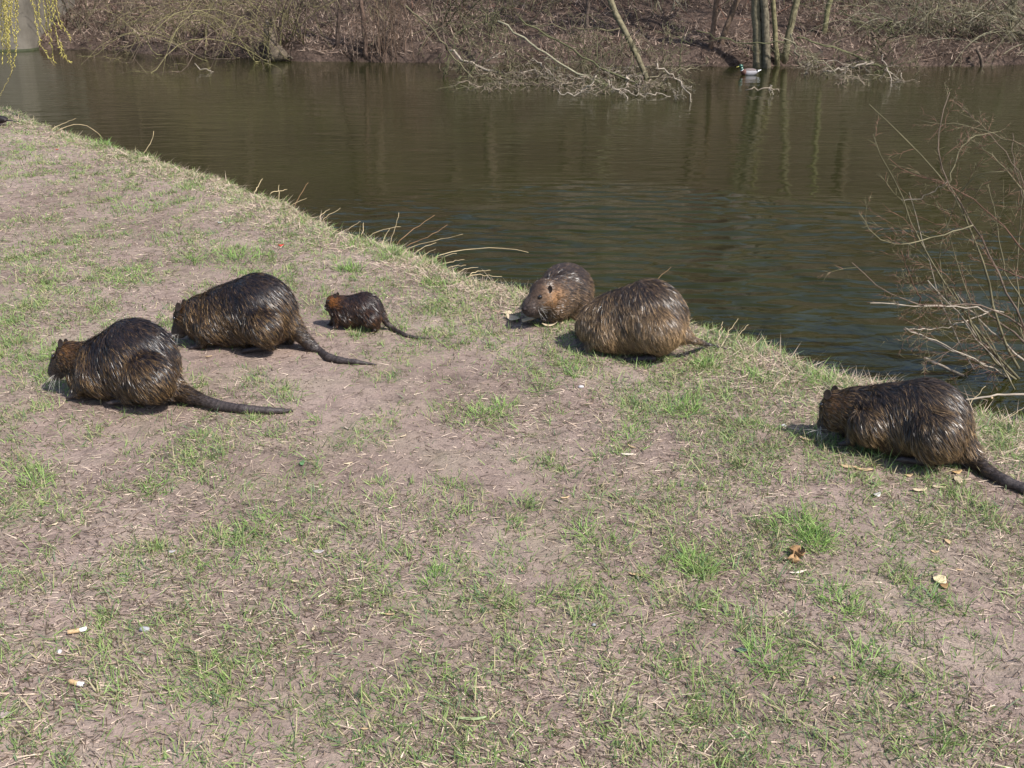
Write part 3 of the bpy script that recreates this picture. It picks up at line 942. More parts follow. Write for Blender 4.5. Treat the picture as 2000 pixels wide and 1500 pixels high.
NUTRIAS = [
 dict(seed=1, style=DARK, hairs=66000, len=0.040, base=((150, 768), (285, 782)), label='dark glossy hunched nutria eating at far left, its long thick tail stretched over the grass',
  parts=[('torso', [(204, 718, 62), (264, 706, 88)]), ('torso', [(172, 730, 44), (230, 730, 54)]), ('haunch', [(292, 738, 52, 0.085)]), ('haunch', [(190, 736, 38, .06)]),
         ('head', [(165, 704, 40), (138, 695, 31)]), ('head', [(133, 708, 27)]), ('muzzle', [(122, 708, 24), (110, 726, 17)], 0.8), ('nose', [(99, 730, 5, 0.0)]),
         ('leg', [(160, 755, 14, .05), (148, 771, 7, .06)]), ('foot', [(148, 772, 6, .06), (130, 778, 4, .07)]), ('leg', [(170, 750, 14, -.05), (150, 768, 7, -.06)]),
         ('foot', [(262, 780, 8, .075), (222, 785, 5, .085)]), ('foot', [(222, 785, 4, .085), (209, 785, 2.6, .078)]), ('foot', [(222, 785, 4, .085), (207, 787, 2.6, .09)]), ('foot', [(222, 785, 4, .085), (211, 789, 2.6, .10)]),
         ('torso', [(300, 730, 50), (345, 764, 19)], 0.9),
         ('tail', [(340, 760, 19, 0.0), (372, 774, 12.5, 0.0), (425, 792, 10.5), (475, 799, 9), (525, 802, 7.5), (552, 802.5, 5.5), (572, 802, 3)])],
  ear=(122, 682, .05), ears=[(119, 671, 0.040, 9), (128, 664, -0.035, 8)], eyes=[(104, 696, 0.036, 4.2)], whisk=[(104, 736, .03, (0.45, 0.7, -0.45), 0.06, 20)]),
 dict(seed=2, style=DARK, hairs=64000, len=0.042, base=((390, 672), (520, 678)), label='dark nutria walking head down with a wet shine on its back and hind legs showing',
  parts=[('torso', [(450, 613, 61), (505, 606, 75)]), ('torso', [(400, 622, 48), (440, 622, 54)]), ('haunch', [(514, 640, 38, .10)]), ('haunch', [(412, 640, 32, .06)]),
         ('head', [(392, 614, 37), (367, 617, 29)]), ('muzzle', [(362, 628, 24), (350, 646, 15.5)], 0.8), ('nose', [(339, 650, 4.5)]),
         ('leg', [(404, 652, 16, .05), (394, 672, 8, .06)]), ('foot', [(394, 674, 7, .06), (372, 680, 4.5, .07)]), ('leg', [(395, 650, 14, -.05), (375, 664, 7, -.06)]), ('foot', [(375, 666, 6, -.06), (356, 668, 4, -.06)]),
         ('leg', [(515, 655, 26, .06), (526, 676, 9, .07)]), ('foot', [(528, 678, 7, .07), (482, 684, 5, .09)]), ('foot', [(484, 684, 4, .09), (470, 684, 3, .08)]), ('foot', [(484, 684, 4, .09), (472, 688, 3, .10)]),
         ('leg', [(560, 630, 22, -.05), (572, 652, 9, -.055)]), ('leg', [(572, 652, 9, -.055), (562, 672, 6.5, -.055)]), ('foot', [(562, 673, 6.5, -.055), (532, 674, 4.5, -.05)]),
         ('torso', [(535, 610, 48), (572, 636, 18)], 0.9),
         ('tail', [(570, 634, 16, 0.0), (590, 658, 11.5, 0.0), (606, 674, 10, 0.0), (624, 688, 8.5, 0.0), (642, 698, 7.5), (664, 703.5, 6.5), (695, 707, 5.2), (735, 712, 2.5)])],
  ear=(356, 608, .05), ears=[(349, 600, 0.042, 9), (360, 592, -0.035, 8)], eyes=[(341, 622, 0.036, 4)], whisk=[(342, 655, .03, (0.45, 0.7, -0.45), 0.05, 16)]),
 dict(seed=3, style=RED, hairs=22000, len=0.030, hw=0.0012, h=0.0035, ks=0.6, shrink=1.0, clumps=1800, base=((655, 640), (735, 644)), label='small young nutria with orange cheeks walking between the larger animals',
  parts=[('torso', [(686, 605, 29), (712, 603, 34)]), ('torso', [(664, 603, 24), (680, 612, 28)]), ('haunch', [(724, 620, 20, .035)]),
         ('head', [(664, 596, 22), (652, 591, 16.5)]), ('muzzle', [(649, 594, 12), (642, 600, 8.5)], 0.85), ('nose', [(636, 600, 2.8)]),
         ('leg', [(660, 622, 8, .025), (656, 636, 4, .03)]), ('foot', [(656, 638, 3.6, .03), (647, 643, 2.4, .035)]), ('leg', [(655, 620, 7, -.025), (646, 632, 3.6, -.03)]), ('foot', [(646, 633, 3.2, -.03), (637, 636, 2.2, -.03)]),
         ('leg', [(728, 622, 15, .025), (735, 636, 5.5, .035)]), ('leg', [(735, 636, 5.5, .035), (729, 648, 4, .04)]), ('foot', [(729, 649, 4.2, .04), (717, 656, 2.6, .05)]), ('foot', [(728, 651, 3, .045), (720, 659, 2.2, .055)]),
         ('torso', [(728, 605, 24), (747, 618, 8)], 0.9),
         ('tail', [(746, 617, 7.5, 0.0), (754, 630, 5, 0.0), (768, 643, 4.4, 0.0), (789, 654, 4), (813, 659.5, 3), (842, 661, 1.5)])],
  ear=(648, 592, .02), ears=[(655, 578, 0.018, 5), (660, 574, -0.018, 4.5)], eyes=[(642, 588, 0.020, 2.2)], whisk=[(638, 603, .015, (0.6, 0.6, -0.3), 0.03, 10)]),
 dict(seed=4, style=FACE, hairs=70000, len=0.034, base=((1040, 618), (1130, 622)), comb=(-0.5, -0.55, -0.65), hcomb=(-0.75, -0.5, -0.25), clump=.4,
  label='nutria facing the camera, grey muzzle and tan cheek, lowered over tan scraps at the water',
  parts=[('torso', [(1102, 574, 52, -.03), (1106, 565, 54, -.14)]), ('torso', [(1098, 586, 42, .02), (1112, 590, 46, -.02)]),
         ('head', [(1090, 580, 42, .05), (1066, 575, 35, .11)]), ('head', [(1084, 598, 32, .09)]), ('muzzle', [(1060, 582, 28, .14), (1037, 600, 18.5, .18)], 0.95), ('muzzle', [(1050, 604, 17, .13)]), ('muzzle', [(1036, 609, 11, .15)]),
         ('nose', [(1024, 604, 5, .165), (1026, 607, 5, .175)]),
         ('leg', [(1090, 610, 16, .08), (1078, 622, 8, .11)]), ('foot', [(1078, 622, 7, .11), (1060, 624, 5, .13)]),
         ('tail', [(1125, 600, 12, -.22), (1150, 612, 9, -.30), (1175, 618, 6, -.36)])],
  ear=(1079, 580, .15), ears=[(1075, 565, 0.128, 7.2, (0.5, 0.85, 0.2)), (1046, 552, -0.02, 7, (0.9, -0.2, 0.4))], eyes=[(1055, 580, 0.148, 4.2)],
  nose=[(1025, 603, .185, 5.5)], whisk=[(1050, 605, .20, (-0.95, 0.25, -0.30), 0.05, 20)]),
 dict(seed=5, style=LIGHT, hairs=66000, len=0.042, base=((1160, 682), (1290, 695)), comb=(-0.42, 0.0, -0.9), label='light brown nutria curled with its head tucked out of sight, second from right',
  parts=[('torso', [(1212, 626, 63), (1266, 620, 78)]), ('torso', [(1172, 634, 47), (1215, 640, 54)]), ('haunch', [(1286, 645, 47, .08)]), ('haunch', [(1185, 652, 36, .06)]),
         ('head', [(1172, 632, 44, -.03), (1152, 640, 32, -.08)]), ('muzzle', [(1145, 650, 22, -.11), (1135, 662, 13, -.14)]), ('nose', [(1128, 664, 5, -.15)]),
         ('foot', [(1275, 700, 8, .08), (1232, 703, 6, .10)]), ('foot', [(1232, 703, 5, .10), (1220, 702, 3.2, .09)]), ('foot', [(1232, 703, 5, .10), (1218, 706, 3.2, .11)]), ('leg', [(1160, 668, 14, .03), (1150, 684, 7, .04)]),
         ('foot', [(1150, 684, 6, .04), (1136, 686, 4, .04)]),
         ('torso', [(1295, 635, 48), (1334, 656, 14)], 0.9),
         ('tail', [(1334, 656, 13, 0.0), (1356, 665, 6.5, 0.0), (1385, 674, 4), (1412, 680, 2.6), (1430, 683, 1.6)])],
  ear=(1150, 625, -.10), ears=[(1150, 616, -0.12, 8)], eyes=[(1142, 636, -.13, 4)]),
 dict(seed=6, style=MIDB, hairs=44000, len=0.040, base=((1650, 864), (1840, 904)), label='large dark brown nutria crouching nose down at far right, tail leaving the picture edge',
  parts=[('torso', [(1748, 817, 72), (1804, 821, 87)]), ('torso', [(1692, 808, 56), (1735, 816, 64)]), ('haunch', [(1828, 850, 56, .085)]), ('haunch', [(1700, 832, 42, .065)]),
         ('head', [(1665, 799, 46), (1638, 798, 38)]), ('head', [(1636, 812, 34)]), ('muzzle', [(1632, 812, 29), (1614, 828, 18)], 0.8), ('nose', [(1601, 828, 5)]),
         ('leg', [(1672, 846, 15, .05), (1660, 862, 8, .06)]), ('foot', [(1660, 864, 7, .06), (1638, 868, 4.5, .07)]), ('leg', [(1662, 838, 14, -.05), (1640, 850, 7, -.06)]), ('foot', [(1640, 851, 6, -.06), (1622, 853, 4, -.06)]),
         ('foot', [(1810, 903, 9, .08), (1762, 898, 6, .10)]), ('foot', [(1764, 898, 5, .10), (1750, 894, 3.2, .09)]), ('foot', [(1764, 898, 5, .10), (1748, 898, 3.2, .11)]),
         ('torso', [(1845, 830, 52), (1886, 880, 24)], 0.9),
         ('tail', [(1882, 876, 23, 0.0), (1906, 899, 14, 0.0), (1930, 921, 12), (1964, 940, 11), (2000, 954, 10), (2060, 978, 8), (2130, 1000, 4)])],
  ear=(1622, 790, .06), ears=[(1617, 771, 0.050, 10.5), (1630, 758, -0.035, 9)], eyes=[(1604, 790, 0.040, 4.4)], whisk=[(1604, 838, .03, (0.3, 0.7, -0.4), 0.05, 26)]),
]
for s in NUTRIAS:
    nutria(s)

# ------------------------------------------------------------------ branch growth
OLIVE = (0.140, 0.122, 0.072); BROWN = (0.120, 0.088, 0.066); REDB = (0.165, 0.092, 0.066); GREY = (0.28, 0.235, 0.185); MOSS = (0.105, 0.103, 0.052); YEL = (0.30, 0.27, 0.095)

def unit(v): return v / (np.linalg.norm(v) + 1e-9)

def walk(rng, p, d, L, n, wig=0.15, grav=0.0, up=0.0):
    pts = [np.array(p, float)]; d = unit(np.array(d, float)); st = L / n
    for i in range(n):
        d = unit(d + rng.normal(0, wig, 3) + np.array([0, 0, up - grav * (i + 1) / n]))
        pts.append(pts[-1] + d * st)
    return np.array(pts)

def side_twigs(rng, pl, r, depth, ratio=0.5, dens=5, wig=0.2, grav=0.1, ang=0.8, out=None, up=0.0, t0=0.2, rmin=0.0022):
    if out is None: out = []
    if depth == 0: return out
    seg = np.linalg.norm(np.diff(pl, axis=0), axis=1); L = seg.sum()
    n = max(1, int(dens * rng.uniform(0.7, 1.3)))
    for i in range(n):
        t = rng.uniform(t0, 0.97) * (len(pl) - 1); k = int(t); f = t - k
        p = pl[k] * (1 - f) + pl[k + 1] * f
        d = unit(pl[k + 1] - pl[k])
        q = unit(rng.normal(0, 1, 3)); q = unit(q - d * (q @ d))
        a = ang * rng.uniform(0.5, 1.3)
        dn = d * math.cos(a) + q * math.sin(a)
        l = L * ratio * rng.uniform(0.5, 1.2) * (1 - 0.5 * t / len(pl))
        rr = max(rmin, r * 0.55 * (1 - 0.5 * t / len(pl)))
        ng = 3 if depth == 1 else 4
        c = walk(rng, p, dn, l, ng, wig * 1.3, grav, up)
        out.append((c, np.linspace(rr, rr * 0.4, ng + 1)))
        side_twigs(rng, c, rr, depth - 1, ratio, dens, wig, grav, ang, out, up, 0.15, rmin)
    return out

def resample(pts, n):
    pts = np.array(pts, float)
    s = np.concatenate([[0], np.cumsum(np.linalg.norm(np.diff(pts, axis=0), axis=1))])
    t = np.linspace(0, s[-1], n)
    return np.stack([np.interp(t, s, pts[:, i]) for i in range(3)], 1)

def smooth_poly(pts, n, rng=None, jit=0.0):
    p = resample(pts, n)
    for _ in range(2):
        p[1:-1] = (p[:-2] + 2 * p[1:-1] + p[2:]) / 4
    if rng is not None and jit: p[1:-1] += rng.normal(0, jit, p[1:-1].shape)
    return p

def jcol(rng, c, v=0.2):
    return np.array(c) * (1 + rng.uniform(-v, v))

# ------------------------------------------------------------------ willow shrub in the water at right
def traced(px_list, y0, y1):
    m = len(px_list)
    return [on_y(p[0], p[1], y0 + (y1 - y0) * i / max(1, m - 1)) for i, p in enumerate(px_list)]

def near_willow():
    rng = np.random.default_rng(42)
    base = on_z(2010, 740, WZ)
    by = base[1]
    root = empty('willow_shrub', (base[0], base[1], WZ - 0.1))
    tag(root, 'bare willow shrub with thin olive and reddish branches standing in the water at right', 'shrub')
    T = [  # main branches traced, base first: px points, end depth offset, base r, end r, colour
        ([(2020, 760), (1990, 745), (1932, 700), (1900, 640), (1880, 600), (1860, 565)], -0.2, .010, .004, OLIVE),
        ([(1995, 745), (1940, 690), (1870, 590), (1800, 480), (1765, 400), (1745, 340), (1720, 310), (1705, 262)], -.3, .010, .002, OLIVE),
        ([(1990, 720), (1950, 660), (1930, 530), (1895, 440), (1850, 360), (1820, 320), (1765, 265), (1730, 240), (1698, 204)], .2, .011, .002, OLIVE),
        ([(2000, 640), (1960, 560), (1925, 480), (1860, 370), (1822, 318), (1835, 240), (1855, 180)], .3, .008, .002, BROWN),
        ([(2010, 650), (1950, 600), (1880, 592), (1800, 600), (1740, 580), (1664, 513)], -.4, .007, .0025, BROWN),
        ([(1960, 610), (1880, 600), (1800, 598), (1700, 592)], -.5, .006, .003, GREY),
        ([(1930, 610), (1850, 640), (1800, 642), (1765, 643)], -.5, .004, .002, GREY),
        ([(1990, 750), (1925, 710), (1850, 680), (1800, 655), (1768, 640)], -.5, .006, .0025, GREY),
        ([(1985, 745), (1950, 700), (1905, 655), (1885, 620), (1848, 590), (1812, 548)], -.3, .009, .003, GREY),
        ([(2020, 720), (1970, 680), (1930, 640), (1895, 610), (1870, 575)], .1, .009, .004, GREY),
        ([(2030, 700), (1990, 655), (1950, 630), (1890, 580)], .1, .010, .004, BROWN),
        ([(1900, 440), (1840, 460), (1750, 480), (1700, 458), (1678, 416)], -.3, .005, .002, OLIVE),
        ([(1800, 598), (1780, 545), (1760, 490)], -.4, .004, .002, REDB),
        ([(1850, 590), (1835, 530), (1840, 450), (1870, 390), (1900, 340), (1935, 330), (1960, 335)], -.2, .005, .002, OLIVE),
        ([(2010, 500), (1950, 430), (1880, 375), (1840, 345), (1800, 350), (1770, 342), (1737, 310)], .2, .005, .002, REDB),
        ([(2040, 480), (1990, 360), (1960, 330), (1912, 278)], .4, .005, .002, OLIVE),
        ([(2040, 330), (2000, 285), (1950, 265), (1890, 245), (1800, 236)], .4, .005, .002, OLIVE),
        ([(2030, 420), (1970, 300), (1900, 230), (1860, 195)], .5, .004, .0015, BROWN),
        ([(2030, 470), (1990, 360), (1975, 300), (1978, 260)], .5, .004, .0015, BROWN),
        ([(1850, 365), (1870, 300), (1893, 267), (1955, 256)], .1, .004, .0015, OLIVE),
        ([(2040, 560), (1990, 540), (1940, 520), (1890, 500)], .2, .005, .002, REDB),
        ([(1760, 390), (1790, 392), (1830, 370), (1850, 355)], -.1, .004, .002, GREY),
        ([(2030, 620), (2000, 600), (1960, 530), (1945, 420), (1930, 360)], .3, .006, .002, OLIVE),
        ([(2050, 760), (2000, 690), (1985, 560), (1990, 430), (2010, 330)], .3, .009, .002, OLIVE),
        ([(1985, 700), (1880, 655), (1840, 700), (1800, 710)], -.4, .003, .0015, BROWN),
    ]
    for px, dy, r0, r1, c in T:
        y0 = by + rng.uniform(-.1, .1)
        pl = smooth_poly(traced(px, y0, by + dy), 14, rng, 0.004)
        loc = pl - np.array(root.location)
        r0 *= .75; r1 *= .85
        br = tubes('branch', [loc], [np.linspace(r0, r1, 14)], M_BARK, root, 6, [jcol(rng, c)])
        tw = side_twigs(rng, loc, r0 * 0.5, 2, 0.30, 12, 0.16, 0.02, 0.75, rmin=0.0013, t0=0.12)
        cs = [jcol(rng, REDB if rng.random() < .45 else OLIVE, .3) for _ in tw]
        if tw: tubes('twigs', [a for a, b in tw], [b for a, b in tw], M_BARK, br, 3, cs)
    # stub stems fanning from the waterline
    for i in range(6):
        a = rng.uniform(-0.6, 0.6)
        p0 = np.array([rng.uniform(-.15, .35), rng.uniform(-.2, .2), 0])
        d = np.array([-math.cos(a) * rng.uniform(.5, 1), math.sin(a), rng.uniform(.25, 1.2)])
        pl = walk(rng, p0, d, rng.uniform(.5, 1.2), 9, 0.07, 0, 0.03)
        br = tubes('branch', [pl], [np.linspace(.0045, .0015, 10)], M_BARK, root, 5, [jcol(rng, [OLIVE, GREY, BROWN][i % 3])])
        tw = side_twigs(rng, pl, .004, 2, 0.4, 4, .16, .02, .7, rmin=.0011)
        tubes('twigs', [a for a, b in tw], [b for a, b in tw], M_BARK, br, 3, [jcol(rng, REDB if rng.random() < .4 else OLIVE, .3) for _ in tw])
near_willow()

def stick(name, pts, r0, r1, col, label, cat, group=None, n=10, sides=6, jit=0.002, seed=0):
    rng = np.random.default_rng(seed + len(label))
    pl = smooth_poly(pts, n, rng, jit)
    o0 = pl[0].copy()
    o = tubes(name, [pl - o0], [np.linspace(r0, r1, n)], M_BARK, None, sides, [jcol(rng, col)])
    o.location = o0
    tag(o, label, cat, group)
    return o

stick('floating_stick', [on_z(1805, 699, WZ + .10), on_z(1882, 735, WZ)], .007, .009, GREY, 'straight pale stick slanting out of the water left of the willow shrub', 'stick')
stick('floating_stick', [on_z(1768, 641, WZ + .18), on_z(1850, 680, WZ + .1), on_z(1925, 712, WZ)], .004, .006, GREY, 'long thin pale stick lying behind the straight one', 'stick')
stick('floating_stick', [on_z(1870, 784, WZ + .02), on_z(1930, 772, WZ + .05), on_z(2010, 770, WZ + .05)], .004, .006, GREY, 'thin pale branch lying low over the water above the rightmost animal tail', 'stick')

# ------------------------------------------------------------------ dry stalks on the bank edge
STALKS = [([(105, 249), (125, 240), (148, 231)], 'short straight'), ([(115, 251), (150, 240), (175, 245), (194, 261), (201, 271)], 'arched'), ([(283, 294), (297, 276), (300, 256)], 'single upright'),
    ([(500, 370), (513, 349)], ''), ([(544, 384), (545, 361)], ''), ([(534, 374), (561, 370)], ''), ([(578, 396), (591, 372), (602, 357)], 'rusty upright'), ([(572, 398), (599, 387)], ''),
    ([(636, 424), (665, 406)], ''), ([(629, 418), (644, 408)], ''), ([(707, 456), (710, 435)], ''), ([(686, 442), (705, 433)], ''), ([(720, 460), (755, 446), (783, 443)], ''),
    ([(750, 466), (761, 446)], ''), ([(764, 468), (774, 438), (779, 415)], 'tall pale upright'), ([(780, 470), (815, 441), (849, 420)], 'straight rusty slanting'),
    ([(800, 475), (833, 463), (860, 451), (874, 439)], 'crooked brown'), ([(800, 480), (854, 469), (904, 457)], 'long pale low'),
    ([(842, 503), (887, 490), (920, 484), (941, 487), (980, 481), (1032, 493)], 'longest wavy pale'), ([(818, 487), (852, 474)], ''), ([(830, 496), (851, 486)], ''), ([(845, 505), (892, 495)], ''),
    ([(869, 512), (907, 507)], ''), ([(880, 520), (910, 518)], ''), ([(920, 536), (980, 540)], ''), ([(925, 531), (958, 528)], ''), ([(950, 548), (985, 556)], ''), ([(900, 528), (934, 522)], ''),
    ([(1272, 562), (1290, 539), (1311, 521)], 'straight pale, rising behind the light brown nutria'), ([(1422, 650), (1442, 622)], ''), ([(1440, 656), (1462, 634)], ''), ([(1405, 650), (1412, 628)], ''),
    ([(1887, 803), (1900, 780), (1925, 754)], 'straight pale, behind the rightmost nutria rump'), ([(1960, 820), (1990, 802), (2010, 790)], ''), ([(35, 232), (38, 221)], ''),
    ([(700, 462), (640, 448)], ''), ([(1500, 690), (1520, 668)], ''), ([(1560, 712), (1552, 690)], '')]
for i, (px, w) in enumerate(STALKS):
    _d = np.array(px[0], float) - np.array(px[1], float); _d /= np.linalg.norm(_d)
    b0 = gpt(px[0][0] + _d[0] * 7, px[0][1] + max(0, _d[1]) * 6 + 5)
    dy = np.linspace(0, 0.06, len(px))
    pts = [b0] + [on_y(p[0], p[1], b0[1] + dd) for p, dd in zip(px, dy + .01)]
    lab = {'short straight': 'short straight dry stalk nearest the bird at the far left bank edge', 'arched': 'arched dry stalk bending over the water at the far left bank edge', 'single upright': 'single upright dry stalk on the left bank edge',
           'rusty upright': 'rusty dry stalk standing on the bank edge left of centre', 'tall pale upright': 'tall pale upright stalk in the cluster on the bank edge',
           'straight rusty slanting': 'straight rusty stalk slanting right out of the cluster on the bank edge', 'crooked brown': 'crooked brown stalk in the cluster leaning over the water',
           'long pale low': 'long pale stalk leaning low over the water in the bank edge cluster', 'longest wavy pale': 'longest wavy pale stalk reaching out over the water towards the facing nutria',
           'straight pale, rising behind the light brown nutria': 'pale stalk rising behind the back of the light brown nutria',
           'straight pale, behind the rightmost nutria rump': 'pale stalk rising behind the rump of the rightmost nutria'}.get(w, 'short dry grass stalk sticking out of the bank edge')
    s = px_scale(b0)
    stick('dry_stalk', pts, 0.85 * s, 0.4 * s, (0.42, 0.33, 0.20) if 'rusty' not in w and 'brown' not in w else (0.30, 0.18, 0.10), lab, 'stalk', 'dry stalks along the bank edge', n=9, sides=5, seed=i)
# straws in front of the facing nutria
stick('dry_stalk', [gpt(1106, 625), on_y(1100, 600, gpt(1106, 625)[1]), on_y(1099, 579, gpt(1106, 625)[1] - .02)], .0016, .001, (0.5, 0.4, 0.27), 'bent pale straw standing against the cheek of the facing nutria', 'stalk', 'dry stalks along the bank edge', seed=91)
stick('dry_stalk', [gpt(1122, 622), on_y(1110, 597, gpt(1122, 622)[1]), on_y(1099, 578, gpt(1122, 622)[1] - .02), on_y(1109, 564, gpt(1122, 622)[1] - .02)], .0016, .001, (0.5, 0.4, 0.27), 'kinked pale straw between the facing nutria and the light brown one', 'stalk', 'dry stalks along the bank edge', seed=92)

# ------------------------------------------------------------------ leaf scraps, butts, pebbles
M_TAN = {}
def leaf(px, py, ln, wd, rot, curl, col, label, name='dry_leaf', cat='leaf', lift=0.0, group=None, tilt=0.0, fold=0.0):
    p = gpt(px, py); s = px_scale(p); L = ln * s; W = wd * s
    nu, nv = 9, 5
    rng = np.random.default_rng(int(px * 7 + py))
    V = []
    for side in (0, 1):
        for i in range(nu):
            u = i / (nu - 1) * 2 - 1
            wu = (1 - abs(u) ** 2.2) * (1 + 0.15 * math.sin(u * 5 + px)) + 0.08
            for j in range(nv):
                v = j / (nv - 1) * 2 - 1
                x = u * L / 2; y = v * W / 2 * wu
                z = curl * L * (u ** 2) * 0.5 + fold * W * v * v + (0.03 * L * math.sin(3 * u + 4 * v + py))
                V.append((x, y, z + (0.0016 if side else 0)))
    V = np.array(V)
    V[:, 2] -= V[:, 2].min()
    if tilt:
        c, sn = math.cos(tilt), math.sin(tilt)
        V = np.stack([V[:, 0] * c, V[:, 1], V[:, 2] + (V[:, 0] + L / 2) * sn], 1)
    n = nu * nv; Fq = []
    for i in range(nu - 1):
        for j in range(nv - 1):
            a = i * nv + j
            Fq.append([a, a + nv, a + nv + 1, a + 1]); Fq.append([n + a, n + a + 1, n + a + nv + 1, n + a + nv])
    bd = [i * nv for i in range(nu)] + [(nu - 1) * nv + j for j in range(1, nv)] + [i * nv + nv - 1 for i in range(nu - 2, -1, -1)] + [j for j in range(nv - 2, 0, -1)]
    for a, b in zip(bd, bd[1:] + bd[:1]): Fq.append([a, b, b + n, a + n][::-1])
    key = tuple(col)
    if key not in M_TAN: M_TAN[key] = plain_mat('scrap %d' % len(M_TAN), col, tuple(c * 0.65 for c in col), 60, 0.7, 0.3, 0.001)
    o = mesh_np(name, V, [np.array(Fq)], M_TAN[key])
    o.location = (p[0], p[1], p[2] + 0.003 + lift); o.rotation_euler = (0, 0, math.radians(rot))
    tag(o, label, cat, group)
    return o
TAN = (0.56, 0.40, 0.23); PALE = (0.60, 0.48, 0.32); ORB = (0.32, 0.19, 0.09)
leaf(1034, 633, 34, 30, -25, 0.10, TAN, 'largest tan scrap lying directly under the snout of the facing nutria', 'bread_scrap', 'scrap', 0.006, tilt=0.25)
leaf(1002, 627, 30, 24, 150, 0.35, PALE, 'pale curled scrap left of the largest tan one', 'bread_scrap', 'scrap', tilt=0.2)
leaf(990, 614, 20, 20, 60, 0.3, PALE, 'small curled scrap in the grass furthest left of the facing nutria', 'bread_scrap', 'scrap')
leaf(1074, 638, 32, 14, 5, 0.3, PALE, 'long pale scrap right of the largest tan one', 'bread_scrap', 'scrap', tilt=0.1)
leaf(970, 610, 16, 14, 20, 0.2, (0.42, 0.30, 0.22), 'brownish scrap half hidden in grass, outermost of the scraps', 'bread_scrap', 'scrap')
leaf(1095, 632, 14, 10, 40, 0.2, PALE, 'tiny scrap nearest the light brown nutria', 'bread_scrap', 'scrap')
leaf(1575, 860, 30, 10, -28, 0.15, TAN, 'tan leaf strip in front of the nose of the rightmost nutria')
leaf(1648, 888, 18, 10, -5, 0.2, PALE, 'small pale leaf under the chest of the rightmost nutria')
leaf(1655, 914, 34, 10, -25, 0.1, TAN, 'long tan willow leaf lying below the rightmost nutria, left one of a crossed pair')
leaf(1683, 919, 40, 8, -20, 0.1, TAN, 'long tan willow leaf, right one of a crossed pair')
leaf(1774, 931, 18, 9, 5, 0.2, TAN, 'small oval tan leaf below the belly of the rightmost nutria')
leaf(1870, 941, 13, 30, 0, 0.15, PALE, 'upright pale leaf below the tail root of the rightmost nutria', tilt=.3)
leaf(1868, 925, 22, 10, 10, 0.3, (0.50, 0.33, 0.16), 'brown leaf touching the rump fur of the rightmost nutria')
leaf(1795, 960, 30, 10, 5, 0.25, PALE, 'curled pale leaf below the rightmost nutria')
leaf(1832, 954, 28, 8, -12, 0.1, PALE, 'thin straight leaf strip below the rightmost nutria tail')
leaf(1712, 970, 18, 12, 25, 0.5, (0.6, 0.56, 0.5), 'crumpled white scrap on the soil below the rightmost nutria', 'paper_scrap', 'scrap')
leaf(1556, 1090, 20, 34, 35, 0.5, ORB, 'orange brown curled leaf, left of the two large leaves at lower right', fold=0.35, tilt=0.2)
leaf(1549, 1100, 18, 22, 70, 0.7, (0.42, 0.26, 0.13), 'folded tip leaf beside the orange brown curled leaf', fold=0.3)
leaf(1834, 1137, 24, 30, 10, 0.25, (0.72, 0.60, 0.36), 'pale yellow leaf, right of the two large leaves at lower right', tilt=0.2)
leaf(1843, 1148, 18, 14, 20, 0.5, ORB, 'brown curled leaf piece below the pale yellow leaf')
leaf(1850, 1060, 10, 18, 10, 0.3, TAN, 'small upright tan flake above the pale yellow leaf')
leaf(1825, 1080, 16, 8, -10, 0.2, TAN, 'tiny flat tan flake left of the small upright one')
leaf(1558, 1121, 36, 5, 14, 0.1, (0.7, 0.6, 0.5), 'thin white wood splinter below the orange brown leaf', 'splinter', 'splinter')
leaf(1243, 1125, 32, 8, -6, 0.05, TAN, 'straight tan wood splinter in the middle foreground', 'splinter', 'splinter')
leaf(1225, 890, 24, 6, -8, 0.1, (0.7, 0.62, 0.5), 'pale straw splinter on the soil above the middle foreground', 'splinter', 'splinter')
leaf(549, 481, 11, 9, 20, 0.4, (0.65, 0.04, 0.03), 'small red petal on the soil behind the walking nutria', 'petal', 'petal')
leaf(112, 293, 6, 5, 0, 0.4, (0.55, 0.08, 0.04), 'tiny red petal near the far left bank edge', 'petal', 'petal')
leaf(622, 1080, 22, 12, 0, 0.2, (0.42, 0.38, 0.36), 'pale crumbly scrap on bare soil left of the centre', 'paper_scrap', 'scrap')
leaf(336, 1080, 14, 8, 20, 0.3, (0.42, 0.40, 0.40), 'small whitish scrap left of the pale crumbly one', 'paper_scrap', 'scrap')
leaf(10, 1400, 30, 18, 10, 0.2, (0.42, 0.33, 0.30), 'pinkish grey scrap at the left picture edge', 'paper_scrap', 'scrap')
leaf(430, 436, 10, 6, 0, 0.3, (0.7, 0.68, 0.66), 'tiny white scrap on the soil near the bank edge', 'paper_scrap', 'scrap')
leaf(1448, 1273, 26, 12, -5, 0.15, (0.12, 0.18, 0.12), 'dark green fallen leaf in the lower right grass')
leaf(590, 907, 10, 18, 10, 0.3, (0.12, 0.24, 0.10), 'small upright green leaf left of the centre')
leaf(920, 1408, 60, 8, 4, 0.08, (0.30, 0.36, 0.18), 'long flat green blade at the bottom centre', 'fallen_leaf_blade', 'leaf')
rg = np.random.default_rng(99)
for i in range(34):
    px = rg.uniform(30, 1980); py = rg.uniform(640, 1480)
    leaf(px, py, rg.uniform(10, 24), rg.uniform(2.5, 5), rg.uniform(0, 180), 0.1, [TAN, PALE, (0.5, 0.4, 0.32)][i % 3], 'short flat straw coloured leaf fragment lying on the trampled soil', 'leaf_fragment', 'leaf', group='loose leaf fragments on the soil')

